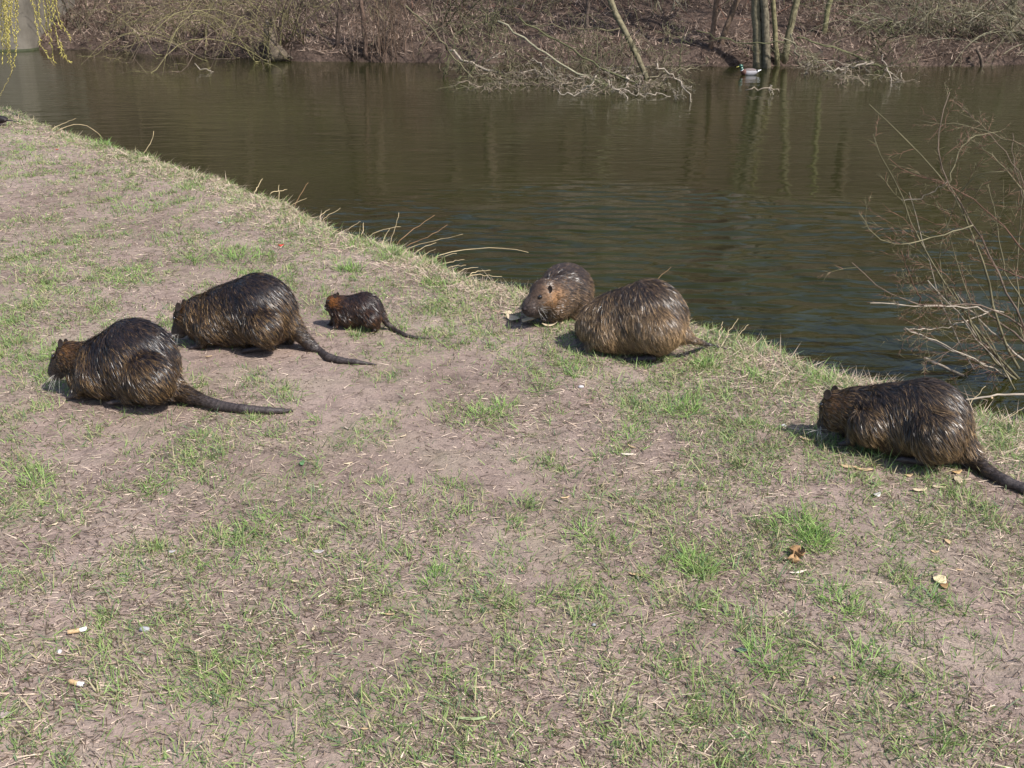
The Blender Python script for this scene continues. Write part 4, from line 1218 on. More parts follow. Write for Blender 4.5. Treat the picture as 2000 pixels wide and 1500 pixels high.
M_PAPER = plain_mat('cigarette paper', (0.82, 0.80, 0.78), (0.7, 0.68, 0.66), 80, 0.7)
M_FILTER = plain_mat('filter cork paper', (0.52, 0.36, 0.20), (0.42, 0.27, 0.14), 120, 0.6)
M_ASH = plain_mat('burnt tip', (0.06, 0.05, 0.05), rough=0.9)
def butt(px, py, L, r, rot, label):
    p = gpt(px, py); s = px_scale(p); L *= s; r *= s
    e = empty('cigarette_butt', (p[0], p[1], p[2] + r + 0.002), math.radians(rot)); tag(e, label, 'cigarette butt')
    def cyl(nm, a, b, m, r0=r, bend=0):
        pl = np.stack([np.linspace(a, b, 5), bend * np.linspace(0, 1, 5) ** 2, np.zeros(5)], 1)
        tubes(nm, [pl], [np.full(5, r0)], m, e, 10)
    cyl('filter', -L / 2, L * 0.12, M_FILTER); cyl('paper', L * 0.121, L * 0.47, M_PAPER, r * 0.95, r * 0.5)
    cyl('ash_tip', L * 0.471, L * 0.5, M_ASH, r * 0.6)
butt(152, 1237, 36, 4.5, 18, 'cigarette butt nearer the grey pebble, lying left of it')
butt(150, 1340, 34, 5.0, -22, 'squashed cigarette butt lowest on the left foreground')
M_STONE = plain_mat('grey stone', (0.34, 0.34, 0.36), (0.22, 0.22, 0.23), 90, 0.8, 0.3, 0.002)
M_WST = plain_mat('white stone', (0.5, 0.48, 0.48), (0.38, 0.36, 0.36), 90, 0.7)
def pebble(px, py, r, mat, label):
    p = gpt(px, py); s = px_scale(p) * r
    rr = np.random.default_rng(int(px))
    ph = rr.uniform(0, 6, 4)
    def df(V):
        u = V / s
        return V * (1 + 0.12 * np.sin(u[:, 0] * 3 + ph[0]) + 0.1 * np.sin(u[:, 1] * 4 + ph[1]))[:, None]
    o = ball('pebble', (0, 0, 0), (s, s * 0.8, s * 0.65), mat, None, 12, 8, df)
    o.location = (p[0], p[1], p[2] + s * 0.4); tag(o, label, 'pebble')
pebble(283, 1232, 9, M_STONE, 'rounded grey pebble in the left foreground')
pebble(116, 1275, 6, M_WST, 'small white pebble below the upper cigarette butt')
pebble(1135, 757, 5, M_WST, 'small white pebble below the light brown nutria')
pebble(1530, 833, 5, M_WST, 'small white pebble left of the rightmost nutria head')
pebble(1160, 1222, 5, M_STONE, 'small grey pebble in the centre foreground')

# ------------------------------------------------------------------ duck
def loft_part(name, st, mat, parent, seg=14):
    """st: list of (x, z, half width, half height)."""
    V = []; a = np.arange(seg) * 2 * math.pi / seg
    for x, z, w, hh in st:
        V.append(np.stack([np.full(seg, x), w * np.cos(a), z + hh * np.sin(a)], 1))
    V = np.concatenate(V); n = len(st); Fq = []
    for i in range(n - 1):
        for j in range(seg):
            Fq.append([i * seg + j, i * seg + (j + 1) % seg, (i + 1) * seg + (j + 1) % seg, (i + 1) * seg + j])
    Fq = np.array(Fq)[:, ::-1]
    caps = np.array([list(range(seg)), [(n - 1) * seg + j for j in range(seg)][::-1]])
    return mesh_np(name, V, [Fq, caps], mat, parent)

def duck():
    p = on_z(1462, 146, WZ)
    e = empty('mallard_duck', (p[0], p[1], WZ), math.pi + 0.12)
    tag(e, 'drake mallard with green head and pale flanks swimming near the far bank', 'duck')
    gy = plain_mat('duck pale grey flank', (0.27, 0.26, 0.27), (0.19, 0.18, 0.19), 60, 0.7)
    gn = plain_mat('duck green head', (0.010, 0.085, 0.045), (0.006, 0.04, 0.03), 40, 0.3, 0.7)
    br = plain_mat('duck brown back', (0.17, 0.13, 0.12), (0.10, 0.08, 0.075), 60, 0.7)
    ch = plain_mat('duck chestnut breast', (0.12, 0.05, 0.035), rough=0.7)
    bl = plain_mat('duck bill', (0.45, 0.42, 0.10), rough=0.4)
    bk = plain_mat('duck black rump', (0.015, 0.015, 0.015), rough=0.6)
    wh = plain_mat('duck white ring', (0.8, 0.8, 0.8), (0.7, 0.7, 0.7), 50, 0.7)
    loft_part('body', [(-0.17, .055, .015, .012), (-.13, .045, .06, .045), (-.06, .035, .085, .065), (.02, .03, .09, .07), (.08, .035, .075, .065), (.105, .045, .05, .05)], gy, e)
    loft_part('breast', [(.07, .035, .079, .068), (.11, .045, .06, .058), (.145, .055, .03, .035), (.155, .06, .008, .01)], ch, e)
    loft_part('back', [(-.14, .075, .035, .02), (-.08, .082, .062, .030), (0, .082, .068, .032), (.07, .078, .055, .03), (.10, .075, .02, .02)], br, e)
    loft_part('tail', [(-.23, .085, .012, .004), (-.20, .075, .035, .008), (-.165, .062, .035, .02), (-.13, .055, .04, .03)], wh, e)
    loft_part('rump', [(-.175, .075, .02, .015), (-.15, .07, .045, .028), (-.12, .065, .05, .035)], bk, e)
    nk = [np.array([.115, 0, .06]), np.array([.135, 0, .10]), np.array([.145, 0, .14])]
    tubes('neck', [np.array(nk)], [np.array([.035, .028, .027])], gn, e, 12)
    tubes('neck_ring', [np.array([[.124, 0, .078], [.130, 0, .09]])], [np.array([.0335, .0315])], wh, e, 12)
    hd = ball('head', (.155, 0, .155), (.042, .03, .033), gn, e)
    ball('eye', (.165, .027, .16), (.005, .005, .005), M_EYE, e, 8, 6); ball('eye', (.165, -.027, .16), (.005, .005, .005), M_EYE, e, 8, 6)
    loft_part('bill', [(.188, .15, .012, .012), (.21, .143, .011, .007), (.235, .138, .012, .004), (.243, .137, .006, .002)], bl, e, 10)
duck()
# blackbird at the far left of the near bank
def blackbird():
    p = gpt(2, 246)
    e = empty('blackbird', (p[0] - 0.02, p[1], p[2]), math.pi - 0.1)
    tag(e, 'dark brown songbird at the left picture edge, only its tail and rear in view', 'bird')
    m = plain_mat('bird plumage', (0.045, 0.032, 0.030), (0.02, 0.015, 0.015), 80, 0.6)
    mt = plain_mat('bird tail', (0.02, 0.016, 0.016), rough=0.6)
    bl = plain_mat('bird bill', (0.35, 0.2, 0.05), rough=0.5)
    st = [(-.085, .052, .012, .010), (-.06, .05, .024, .022), (-.02, .052, .034, .032), (.02, .062, .034, .035), (.05, .08, .025, .028), (.07, .098, .022, .022), (.09, .105, .018, .018), (.102, .105, .006, .006)]
    loft_part('body', st, m, e)
    loft_part('tail', [(-.19, .040, .018, .002), (-.15, .044, .015, .003), (-.10, .05, .011, .005), (-.075, .052, .012, .008)], mt, e, 10)
    for s in (-1, 1):
        ball('wing', (-.02, s * .030, .062), (.062, .010, .024), mt, e)
        tubes('leg', [np.array([[0, s * .012, .03], [-.005, s * .013, .012], [.0, s * .013, .002], [.02, s * .014, .001]])], [np.full(4, .0018)], bl, e, 5)
        ball('eye', (.088, s * .016, .110), (.003, .003, .003), M_EYE, e, 8, 6)
    loft_part('bill', [(.1, .104, .004, .004), (.125, .1, .001, .001)], bl, e, 8)
blackbird()

# ------------------------------------------------------------------ concrete abutment at far left
def abutment():
    y0 = on_z(75, 98, WZ)[1]
    xr = on_z(66, 98, WZ)[0]
    e = empty('concrete_abutment', (xr, y0, WZ)); tag(e, 'weathered concrete abutment rising from the water at the top left corner', 'abutment')
    # slightly battered wall with a rounded right corner, running off to the left
    prof = []
    for a in np.linspace(0, math.pi / 2, 7): prof.append((-0.35 + 0.35 * math.sin(a), -0.35 * math.cos(a)))
    plan = [(-7.0, -1.1)] + [(px_, py_) for px_, py_ in prof] + [(0.0, 3.0), (-7.0, 3.0)]
    plan[1] = (-0.35, -0.35)
    zs = [-0.5, 0.0, 0.08, 0.7, 1.4, 2.2, 2.25, 2.6]
    V = []; 
    for k, z in enumerate(zs):
        off = -0.05 * z if z < 2.21 else 0.06
        for (a, b) in plan:
            V.append((a + (off if a > -6 else 0), b - off * (1 if b < 0 else 0), z))
    n = len(plan); Fq = []
    for k in range(len(zs) - 1):
        for i in range(n): Fq.append([k * n + i, k * n + (i + 1) % n, (k + 1) * n + (i + 1) % n, (k + 1) * n + i])
    cap = [[(len(zs) - 1) * n + i for i in range(n)]]
    mesh_np('wall', V, [np.array(Fq), np.array(cap)], M_CONC, e, smooth=False)
    V = []
    for z, o in ((-0.05, 0.012), (0.045, 0.012)):
        for (a, b) in plan[:-2] + [(0.0, 3.0)]:
            V.append((a + (o if a > -6 else 0), b - o, z))
    n2 = len(V) // 2
    Fq = [[i, i + 1, n2 + i + 1, n2 + i] for i in range(n2 - 1)]
    mesh_np('algae_line', V, [np.array(Fq)], M_ALGAE, e)
abutment()

# ------------------------------------------------------------------ weeping willow sprays at top left
def weeping_willow():
    rng = np.random.default_rng(5)
    Y = 9.6
    tp = np.array([-6.6, 11.0, float(ground_h(-6.6, 11.0)) - 0.05])
    e = empty('weeping_willow', tp); tag(e, 'weeping willow whose yellow budding twigs hang into the top left corner', 'tree')
    top = on_y(60, -260, Y)
    tr = smooth_poly([tp, tp + [0.1, -.2, 1.2], tp + [0.3, -.5, 2.4], top + [-.5, .4, .35]], 14, rng, .02)
    tubes('trunk', [tr - tp], [np.linspace(.20, .05, 14)], M_TRUNK, e, 10, [BROWN])
    lm = smooth_poly([tr[-1], top + [0, 0, .3], top + [.6, .1, .15]], 8, rng, .01)
    tubes('limb', [lm - tp], [np.linspace(.05, .012, 8)], M_TRUNK, e, 8, [BROWN])
    H = [  # hanging twigs, traced
        [(20, -250), (12, 20), (18, 90), (22, 130), (24, 142)], [(30, -250), (8, 30), (4, 110), (6, 132)], [(45, -250), (28, 10), (34, 40), (36, 70)], [(0, -250), (-10, 0), (2, 60)],
        [(60, -250), (62, 0), (66, 30), (80, 90), (100, 120), (106, 128)], [(90, -250), (84, 5), (90, 40), (98, 78), (106, 118), (108, 130)],
        [(95, -250), (100, 0), (108, 60), (114, 84), (128, 100), (133, 124)], [(80, -250), (96, 30), (101, 72)], [(100, -250), (104, 20), (112, 40), (122, 62)], [(40, -250), (20, 40), (15, 80), (22, 105)],
        [(10, -250), (24, 60), (32, 90)], [(50, -250), (36, 0), (30, 50), (34, 100), (26, 136)], [(26, 130), (20, 150), (6, 176), (-4, 196)], [(88, -250), (92, 20), (90, 60)],
        [(70, -250), (76, 30), (78, 55)], [(24, -250), (6, 10), (14, 50), (12, 96)], [(112, 80), (124, 110), (140, 124)]]
    for i in range(14):
        q = H[rng.integers(0, 11)]; dx = rng.uniform(-12, 12); f = rng.uniform(.45, 1.0)
        H.append([(a + dx, -250 + (b + 250) * f) for a, b in q])
    for hi, px in enumerate(H):
        yy = Y + rng.uniform(-.15, .15)
        pl = smooth_poly([on_y(a, b, yy) for a, b in px], 26, rng, .004) - tp
        br = tubes('hanging_twig', [pl], [np.linspace(.0045, .0018, 26)], M_BARK, e, 5, [jcol(rng, (0.30, 0.25, 0.10))])
        if hi in (12,): continue
        # buds: small pointed leaves along the twig
        P = []; R = []; C = []
        seg = np.linalg.norm(np.diff(pl, axis=0), axis=1).sum()
        nb = int(seg / 0.022)
        for k in range(nb):
            t = (0.12 + 0.86 * k / nb) * 25; i = int(t); f = t - i
            q = pl[i] * (1 - f) + pl[min(i + 1, 25)] * f
            dn = unit(pl[min(i + 1, 25)] - pl[i]); sd = unit(np.cross(dn, rng.normal(0, 1, 3)))
            d2 = unit(dn * 0.8 + sd * rng.uniform(.4, .9))
            l = rng.uniform(.020, .036)
            P.append(np.stack([q, q + d2 * l * .5, q + d2 * l])); R.append(np.array([.0018, .0042, .0008])); C.append(jcol(rng, (0.52, 0.46, 0.12), .25))
        bo = tubes('buds', P, R, M_GRASS, br, 4, C); bo['kind'] = 'stuff'
weeping_willow()

# ------------------------------------------------------------------ far bank vegetation
def fpt(px, py):
    """point on the far bank (or the water in front of it) under a photo pixel."""
    d = ray(px, py)
    for t in np.arange(15, 60, 0.05):
        p = CAM + d * t
        if p[1] > 19.2 and p[2] < max(WZ, float(far_h(p[0], p[1]))): return p
    return CAM + d * 30

def trunk_tree(name, px, r0, r1, col, label, group, seed, dy=0.0, H=9.0, crown=True, cat='tree'):
    rng = np.random.default_rng(seed)
    b = fpt(*px[0]); b[2] = float(far_h(b[0], b[1])) if b[1] > shore_y(b[0]) else WZ
    b[2] -= 0.12
    s = px_scale(b)
    pts = [b] + [on_y(p[0], p[1], b[1] + dy * (i + 1)) for i, p in enumerate(px[1:])]
    d = unit(pts[-1] - pts[-2]); d = unit(d + np.array([0, 0, .6]))
    low = smooth_poly(pts, 8, rng, 0.006)
    e = empty(name, b); tag(e, label, cat, group)
    upw = walk(rng, pts[-1], d, H, 9, 0.07, 0, 0.05)
    pl = np.vstack([low, upw[1:]])
    rad = np.concatenate([np.linspace(r0, r1, 8), np.linspace(r1, r1 * 0.15, 9)]) * s
    rad[0] *= 1.25
    tubes('trunk', [pl - b], [rad], M_TRUNK, e, 9, [jcol(rng, col, .1)])
    if crown:
        tw = side_twigs(rng, upw - b, r1 * s * 1.1, 3, 0.42, 7, .16, -.02, .8, t0=.05, rmin=.010)
        tubes('crown', [a for a, q in tw], [q for a, q in tw], M_BARK, e, 3, [jcol(rng, OLIVE if rng.random() < .5 else BROWN, .3) for _ in tw])
    lt = side_twigs(rng, low - b, r0 * s * .35, 2, 0.9, 3, .2, .05, 1.1, t0=.1, rmin=.004)
    tubes('twigs', [a for a, q in lt], [q for a, q in lt], M_BARK, e, 3, [jcol(rng, OLIVE if rng.random() < .5 else BROWN, .3) for _ in lt])
    return e
G1 = 'tree trunks on the far bank'
trunk_tree('bare_tree', [(1482, 133), (1480, 70), (1477, 0), (1474, -60)], 9.5, 9.5, (0.16, 0.135, 0.085), 'thickest trunk, left one of the trunks standing at the far waterline', G1, 11)
trunk_tree('bare_tree', [(1499, 134), (1496, 70), (1493, 0), (1491, -60)], 8.0, 7.0, (0.13, 0.11, 0.075), 'second trunk from the left in the clump at the far waterline', G1, 12)
trunk_tree('bare_tree', [(1519, 126), (1513, 60), (1510, 0), (1506, -60)], 5.0, 4.5, (0.17, 0.15, 0.08), 'thin straight trunk right of the two thick ones at the far waterline', G1, 13)
trunk_tree('bare_tree', [(1531, 120), (1541, 70), (1549, 30), (1558, 0), (1570, -60)], 6.5, 6.5, (0.165, 0.145, 0.085), 'trunk leaning right, rightmost of the far waterline clump', G1, 14)
trunk_tree('bare_tree', [(1610, 66), (1615, 30), (1621, 0), (1628, -60)], 5.0, 5.0, (0.155, 0.145, 0.075), 'olive trunk up the far bank, right of the waterline clump', G1, 15, H=7)
trunk_tree('bare_tree', [(1388, 92), (1394, 45), (1401, 0), (1404, -50)], 5.0, 5.0, (0.145, 0.095, 0.065), 'reddish brown trunk, left of the close pair on the far bank', G1, 16, H=7)
trunk_tree('bare_tree', [(1405, 86), (1420, 50), (1436, 15), (1446, -15)], 6.0, 5.0, (0.145, 0.10, 0.07), 'reddish brown leaning trunk, right of the close pair on the far bank', G1, 17, H=7)
trunk_tree('bare_tree', [(1268, 154), (1252, 118), (1236, 88), (1211, 52), (1192, 10), (1184, -30)], 5.0, 6.5, (0.15, 0.13, 0.08), 'leaning pale olive trunk slanting left out of the fallen branches', G1, 18, H=6, dy=0.1)
trunk_tree('bare_tree', [(658, 95), (661, 40), (664, 0), (668, -40)], 4.0, 3.5, (0.10, 0.07, 0.055), 'thin dark trunk on the far bank left of the reddish stems', G1, 19, H=6)
trunk_tree('bare_tree', [(715, 110), (712, 60), (706, 10), (702, -30)], 5.0, 4.0, (0.12, 0.08, 0.06), 'dark trunk at the left side of the reddish stem clump', G1, 20, H=6)
trunk_tree('bare_tree', [(1140, 72), (1146, 40), (1150, 0), (1152, -40)], 4.0, 4.0, (0.10, 0.075, 0.06), 'dark trunk high on the far bank above the fallen branches', G1, 21, H=6)
trunk_tree('bare_tree', [(245, 80), (247, 40), (243, 0), (240, -40)], 2.5, 2.5, (0.09, 0.065, 0.05), 'slender dark trunk on the far bank at left', G1, 22, H=5)
trunk_tree('bare_tree', [(1975, 62), (1978, 30), (1982, 0), (1985, -30)], 6.0, 6.0, (0.15, 0.13, 0.085), 'brown trunk on the far bank near the right picture edge', G1, 23, H=7)

# fallen and drooping branches at the far waterline
def branch_set(name, base_px, T, label, cat, seed, side=6, depth=3, twl=0.42, extra=()):
    rng = np.random.default_rng(seed)
    b = on_z(*base_px, WZ)
    e = empty(name, b); tag(e, label, cat)
    s = px_scale(b)
    T = list(T)
    for (ne_, xa, xb, up_, pale) in extra:
        for i in range(ne_):
            x0 = rng.uniform(xa, xb); y0 = base_px[1] + rng.uniform(-12, 34 if pale else 8) 
            dx = rng.uniform(-75, 75); rise = rng.uniform(.2, 1) * up_
            mid = (x0 + dx * .5 + rng.normal(0, 8), y0 - rise * rng.uniform(.5, 1.1))
            end = (x0 + dx, y0 - rise * rng.uniform(.3, 1.0) if not pale else y0 - rise * rng.uniform(-.1, .5))
            T.append(([(x0, y0), mid, end], rng.uniform(.8, 1.6), .6, (0.22, 0.175, 0.13) if (pale and rng.random() < .7) else (OLIVE, MOSS, BROWN)[i % 3], rng.uniform(-.4, .5)))
    nT = len(T) - sum(q[0] for q in extra)
    for bi, (px, r0, r1, c, yo) in enumerate(T):
        low_ = max(px, key=lambda q: q[1])
        ya = min(b[1] + yo, on_z(low_[0], low_[1], WZ)[1] + .02)
        pl = smooth_poly([on_y(p[0], p[1], ya + 0.0 * i) for i, p in enumerate(px)], 14, rng, 0.022)
        pl[:, 1] += np.cumsum(rng.normal(0, .03, 14))
        br = tubes('branch', [pl - b], [np.linspace(r0, r1, 14) * s * .70], M_BARK, e, 6, [jcol(rng, c)])
        tw = side_twigs(rng, pl - b, r0 * s * .55, depth if bi < nT else 2, twl, side if bi < nT else 4, .14, .08, .8, rmin=.0045)
        if tw: tubes('twigs', [a for a, q in tw], [q for a, q in tw], M_BARK, br, 3, [jcol(rng, c if rng.random() < .6 else OLIVE, .3) for _ in tw])
branch_set('fallen_tree', (1120, 150), [
    ([(792, 11), (845, 56), (871, 97), (905, 137), (929, 156)], 2.4, 2.0, OLIVE, 0.2), ([(858, 0), (866, 50), (873, 97)], 1.8, 2.4, BROWN, 0.3),
    ([(875, 99), (924, 124), (972, 141)], 3.2, 3.6, GREY, 0.1), ([(980, 143), (1047, 142), (1081, 146)], 2.2, 2.0, GREY, -.1), ([(950, 120), (991, 101)], 1.8, 1.8, GREY, 0),
    ([(972, 41), (1025, 75), (1070, 116), (1119, 142), (1179, 165)], 2.6, 3.0, (0.24, 0.22, 0.15), 0.0), ([(1014, 34), (1055, 64), (1107, 86), (1137, 112), (1179, 139), (1235, 150), (1247, 160)], 2.4, 2.8, MOSS, 0.3),
    ([(1186, 157), (1205, 174), (1227, 193)], 1.6, 1.4, GREY, -.2), ([(1197, 169), (1235, 184), (1287, 184), (1310, 189)], 1.6, 1.4, GREY, -.3), ([(1089, 176), (1122, 187), (1152, 165), (1163, 146)], 1.4, 1.6, GREY, -.3),
    ([(1284, 124), (1314, 150), (1340, 172), (1347, 197)], 2.0, 1.3, GREY, -.2), ([(1325, 172), (1322, 195)], 1.6, 1.0, GREY, -.2), ([(1332, 170), (1355, 172)], 1.2, 1.0, GREY, -.2),
    ([(1265, 154), (1310, 140), (1362, 131), (1385, 120)], 1.6, 1.2, (0.2, 0.17, 0.11), 0), ([(1235, 86), (1262, 104), (1295, 131)], 1.3, 1.0, BROWN, 0.1), ([(1180, 140), (1240, 148), (1262, 152)], 3.0, 3.2, GREY, 0.1),
    ([(1060, 112), (1120, 120), (1200, 130), (1270, 128)], 1.6, 1.2, (0.2, 0.17, 0.13), 0.2), ([(1212, 55), (1180, 60), (1150, 58), (1090, 50), (1020, 46)], 2.0, 1.4, OLIVE, 0.4),
    ([(1175, 30), (1200, 90), (1180, 130)], 1.2, 1.0, OLIVE, 0.2), ([(940, 20), (980, 90), (1010, 140)], 1.4, 1.2, MOSS, 0.2), ([(900, 30), (960, 70), (1060, 140)], 1.4, 1.4, OLIVE, 0.3),
    ([(1040, 118), (1065, 130), (1081, 145)], 2.4, 2.6, GREY, 0), ([(1115, 152), (1090, 156), (1050, 150)], 1.4, 1.0, GREY, -.2), ([(1140, 150), (1100, 162), (1096, 165)], 1.3, 1.0, GREY, -.2),
    ([(1225, 150), (1224, 178)], 3.0, 2.6, GREY, -.1), ([(1255, 150), (1245, 172), (1240, 182)], 2.0, 1.2, BROWN, -.1), ([(1288, 130), (1300, 60), (1340, 0)], 1.2, 1.0, BROWN, 0.2)],
    'tangle of fallen pale and olive branches lying in the water by the far bank', 'fallen tree', 31,
    extra=[(95, 930, 1335, 26, True), (70, 840, 1340, 130, False)])
branch_set('fallen_branch', (1690, 138), [
    ([(1555, 73), (1610, 89), (1659, 101), (1694, 120), (1729, 135)], 2.6, 3.4, MOSS, 0.1), ([(1607, 140), (1642, 133), (1675, 125), (1700, 121)], 2.6, 3.0, GREY, 0), ([(1522, 65), (1558, 88), (1587, 114), (1620, 128), (1633, 143)], 1.4, 1.6, (0.19, 0.17, 0.11), -.1),
    ([(1724, 107), (1735, 143), (1737, 167)], 1.6, 1.0, GREY, -.2), ([(1730, 134), (1756, 160), (1763, 143)], 1.4, 1.2, GREY, -.2), ([(1700, 62), (1708, 92), (1722, 106)], 4.0, 3.0, BROWN, .4), ([(1704, 62), (1740, 42), (1744, 66)], 2.6, 2.2, MOSS, .4),
    ([(1360, 60), (1400, 74), (1470, 86), (1530, 82)], 1.6, 1.8, MOSS, .3), ([(1655, 130), (1650, 148), (1647, 156)], 1.6, 1.2, GREY, -.2), ([(1580, 126), (1574, 148)], 1.2, 1.0, GREY, -.1), ([(1545, 66), (1552, 95), (1563, 126)], 3.0, 3.0, (0.17, 0.15, 0.10), 0),
    ([(1640, 20), (1690, 55), (1730, 100)], 1.3, 1.2, MOSS, .3), ([(1800, 0), (1760, 60), (1700, 110)], 1.8, 1.4, MOSS, .2), ([(1830, 10), (1800, 70), (1760, 120), (1720, 140)], 1.6, 1.2, OLIVE, .1), ([(1690, 120), (1660, 128), (1640, 120), (1560, 122)], 1.4, 1.0, GREY, .1)],
    'mossy and pale broken branches hanging into the water right of the trunk clump', 'fallen branch', 32, extra=[(14, 1590, 1770, 26, True), (16, 1560, 1800, 90, False)])
branch_set('floating_branch', (1490, 178), [([(1457, 177), (1480, 175), (1506, 167), (1522, 182)], 1.8, 1.4, (0.30, 0.24, 0.18), 0), ([(1508, 168), (1505, 176), (1512, 187)], 1.4, 1.0, GREY, 0)],
    'small pale forked branch floating below the trunk clump', 'branch', 33, 1, 1)
branch_set('floating_branch', (400, 140), [([(380, 128), (400, 135), (417, 140)], 1.2, 1.6, GREY, 0)], 'short pale branch tip in the water below the arching willow', 'branch', 34, 1, 1)

def arching_shrub(name, base, n, lean, Lr, elev, grav, r0, col1, col2, label, seed, cat='shrub', group=None, twd=2, tdens=6, stem_name='stem', spread=0.5, tl=0.3):
    rng = np.random.default_rng(seed)
    e = empty(name, base); tag(e, label, cat, group)
    for i in range(n):
        a = rng.uniform(0, 2 * math.pi)
        el = math.radians(rng.uniform(*elev))
        d = np.array([math.cos(a) * math.cos(el), math.sin(a) * math.cos(el) * .7, math.sin(el)]) + np.array(lean)
        p0 = np.array([rng.normal(0, spread), rng.normal(0, spread * .5), 0])
        p0[2] = float(far_h(base[0] + p0[0], base[1] + p0[1])) - base[2] - .04
        pl = walk(rng, p0, d, rng.uniform(*Lr), 12, 0.08, grav)
        floor = WZ - base[2] + 0.0
        pl[:, 2] = np.maximum(pl[:, 2], floor + rng.normal(0, .02))
        rr = r0 * rng.uniform(.6, 1.2)
        c = jcol(rng, col1 if rng.random() < .6 else col2, .25)
        st = tubes(stem_name, [pl], [np.linspace(rr, rr * .3, 13)], M_BARK, e, 5, [c])
        tw = side_twigs(rng, pl, rr * .55, twd, tl, tdens, .18, grav * .5, .75, rmin=.004)
        if tw: tubes('twigs', [t[0] for t in tw], [t[1] for t in tw], M_BARK, st, 3, [jcol(rng, col1 if rng.random() < .5 else col2, .35) for _ in tw])
    return e

def fb(px, py):
    p = fpt(px, py); p[2] = float(far_h(p[0], p[1])); return p

WT = (0.20, 0.175, 0.085)
arching_shrub('arching_willow', fb(545, 95), 64, (-.25, -.25, 0), (2.2, 4.4), (35, 85), .34, .011, WT, BROWN, 'wide arching willow whose olive twigs droop to the water left of centre', 201)
arching_shrub('arching_willow', fb(380, 70), 44, (-.2, -.25, 0), (1.8, 3.4), (30, 85), .32, .010, WT, (0.15, 0.12, 0.07), 'thinner arching willow left of the wide one', 202)
arching_shrub('stem_clump', fb(755, 108), 46, (0.05, 0, .3), (2.0, 3.2), (55, 88), .02, .009, (0.15, 0.10, 0.07), BROWN, 'clump of upright reddish brown stems by the water between willow and fallen branches', 203, spread=.3, tdens=4)
arching_shrub('arching_willow', fb(220, 62), 30, (.1, -.2, 0), (1.2, 2.4), (30, 85), .3, .010, (0.13, 0.11, 0.075), BROWN, 'grey brown brush beside the concrete abutment', 204)
arching_shrub('arching_willow', fb(1880, 70), 54, (-.55, -.25, .1), (1.8, 3.6), (10, 70), .16, .011, (0.22, 0.20, 0.14), OLIVE, 'dense grey shrub leaning left over the water at the right', 205)
arching_shrub('arching_willow', fb(2040, 80), 50, (-.6, -.25, .1), (2.0, 3.6), (10, 65), .18, .012, (0.22, 0.20, 0.13), OLIVE, 'dense grey olive shrub at the right picture edge on the far bank', 206)
arching_shrub('arching_willow', fb(1760, 62), 34, (-.4, -.2, 0), (1.4, 2.8), (15, 75), .16, .010, (0.20, 0.18, 0.12), MOSS, 'mossy shrub between the broken branches and the dense grey shrub', 207)
arching_shrub('arching_willow', fb(930, 62), 34, (.2, -.25, 0), (1.2, 2.4), (30, 80), .2, .011, OLIVE, MOSS, 'loose olive shrub behind the left part of the fallen branches', 208)
p = fb(1919, 130)
stick('arched_root', [fb(1896, 96) + [0, -.4, .05], on_y(1905, 97, p[1]), on_y(1915, 108, p[1]), on_y(1919, 134, p[1])], .03, .035, BROWN, 'dark arched root dipping into the water at the far right bank', 'root', n=10)
# stump under the arching willow
def stump():
    c = fb(537, 108); rng = np.random.default_rng(3)
    e = empty('willow_stump', c); tag(e, 'short leaning old willow stump at the waterline under the arching twigs', 'stump')
    pl = smooth_poly([[0.15, -.25, -.15], [0.0, 0, .12], [-.15, .15, .35], [-.12, .3, .6]], 8, rng, .01)
    tubes('trunk', [pl], [np.array([.20, .18, .15, .13, .12, .11, .10, .09])], M_TRUNK, e, 12, [(0.12, 0.095, 0.068)])
    for i in range(2):
        r = walk(rng, pl[1] + rng.normal(0, .05, 3), [rng.uniform(-1, 1.5), -.5, -.1], rng.uniform(.25, .5), 8, .12, .12)
        r[:, 2] = np.maximum(r[:, 2], WZ - c[2] - .02)
        tubes('root', [r], [np.linspace(.05, .012, 9)], M_TRUNK, e, 6, [(0.11, 0.09, 0.065)])
stump()

# background shrubs on the slope (several copies of three kinds) and the wood above
SHL = ['bare twiggy shrub on the far slope just right of the concrete abutment', 'bare shrub on the far slope above the thin arching willow', 'bare shrub at the top edge above the wide arching willow',
       'bare shrub behind the reddish stem clump, on its left', 'bare shrub behind the reddish stem clump, on its right', 'bare shrub at the top edge over the left end of the fallen branches',
       'bare shrub on the slope above the middle of the fallen branches', 'bare shrub at the top edge beside the leaning pale trunk', 'bare shrub right of the leaning pale trunk on the soil slope',
       'bare shrub at the top edge between leaning trunk and reddish trunk pair', 'bare shrub between the reddish trunk pair and the waterline trunk clump', 'bare shrub right of the olive trunk up the slope',
       'bare shrub at the top edge above the mossy shrub', 'bare shrub behind the dense grey shrub, on its left', 'bare shrub at the top edge behind the dense grey shrub',
       'bare shrub beside the brown trunk near the right picture edge', 'low bare shrub touching the side of the concrete abutment', 'bare shrub directly behind the leaning pale trunk',
       'bare shrub at the top edge above the reddish stem clump', 'bare shrub at the top edge behind the olive trunk']
def copy_tree(o, parent=None):
    c = o.copy(); COL.objects.link(c); c.parent = parent
    for ch in list(o.children): copy_tree(ch, c)
    return c
protos = []
for i, (c1, c2) in enumerate([(BROWN, OLIVE), (REDB, BROWN), ((0.2, 0.18, 0.13), OLIVE)]):
    p = fb([600, 1000, 1560][i], [20, 8, 20][i])
    protos.append(arching_shrub('bare_shrub', p, 16, (0, 0, .1), (1.0, 2.2), (25, 85), .08, .010, c1, c2, ['bare brown shrub between wide willow and thin dark trunk on the far slope', 'bare reddish shrub at the top edge above the fallen branches', 'bare greyish shrub behind the rightmost trunk of the waterline clump'][i], 300 + i, group='bare shrubs up the far bank', tdens=5))
rg = np.random.default_rng(12)
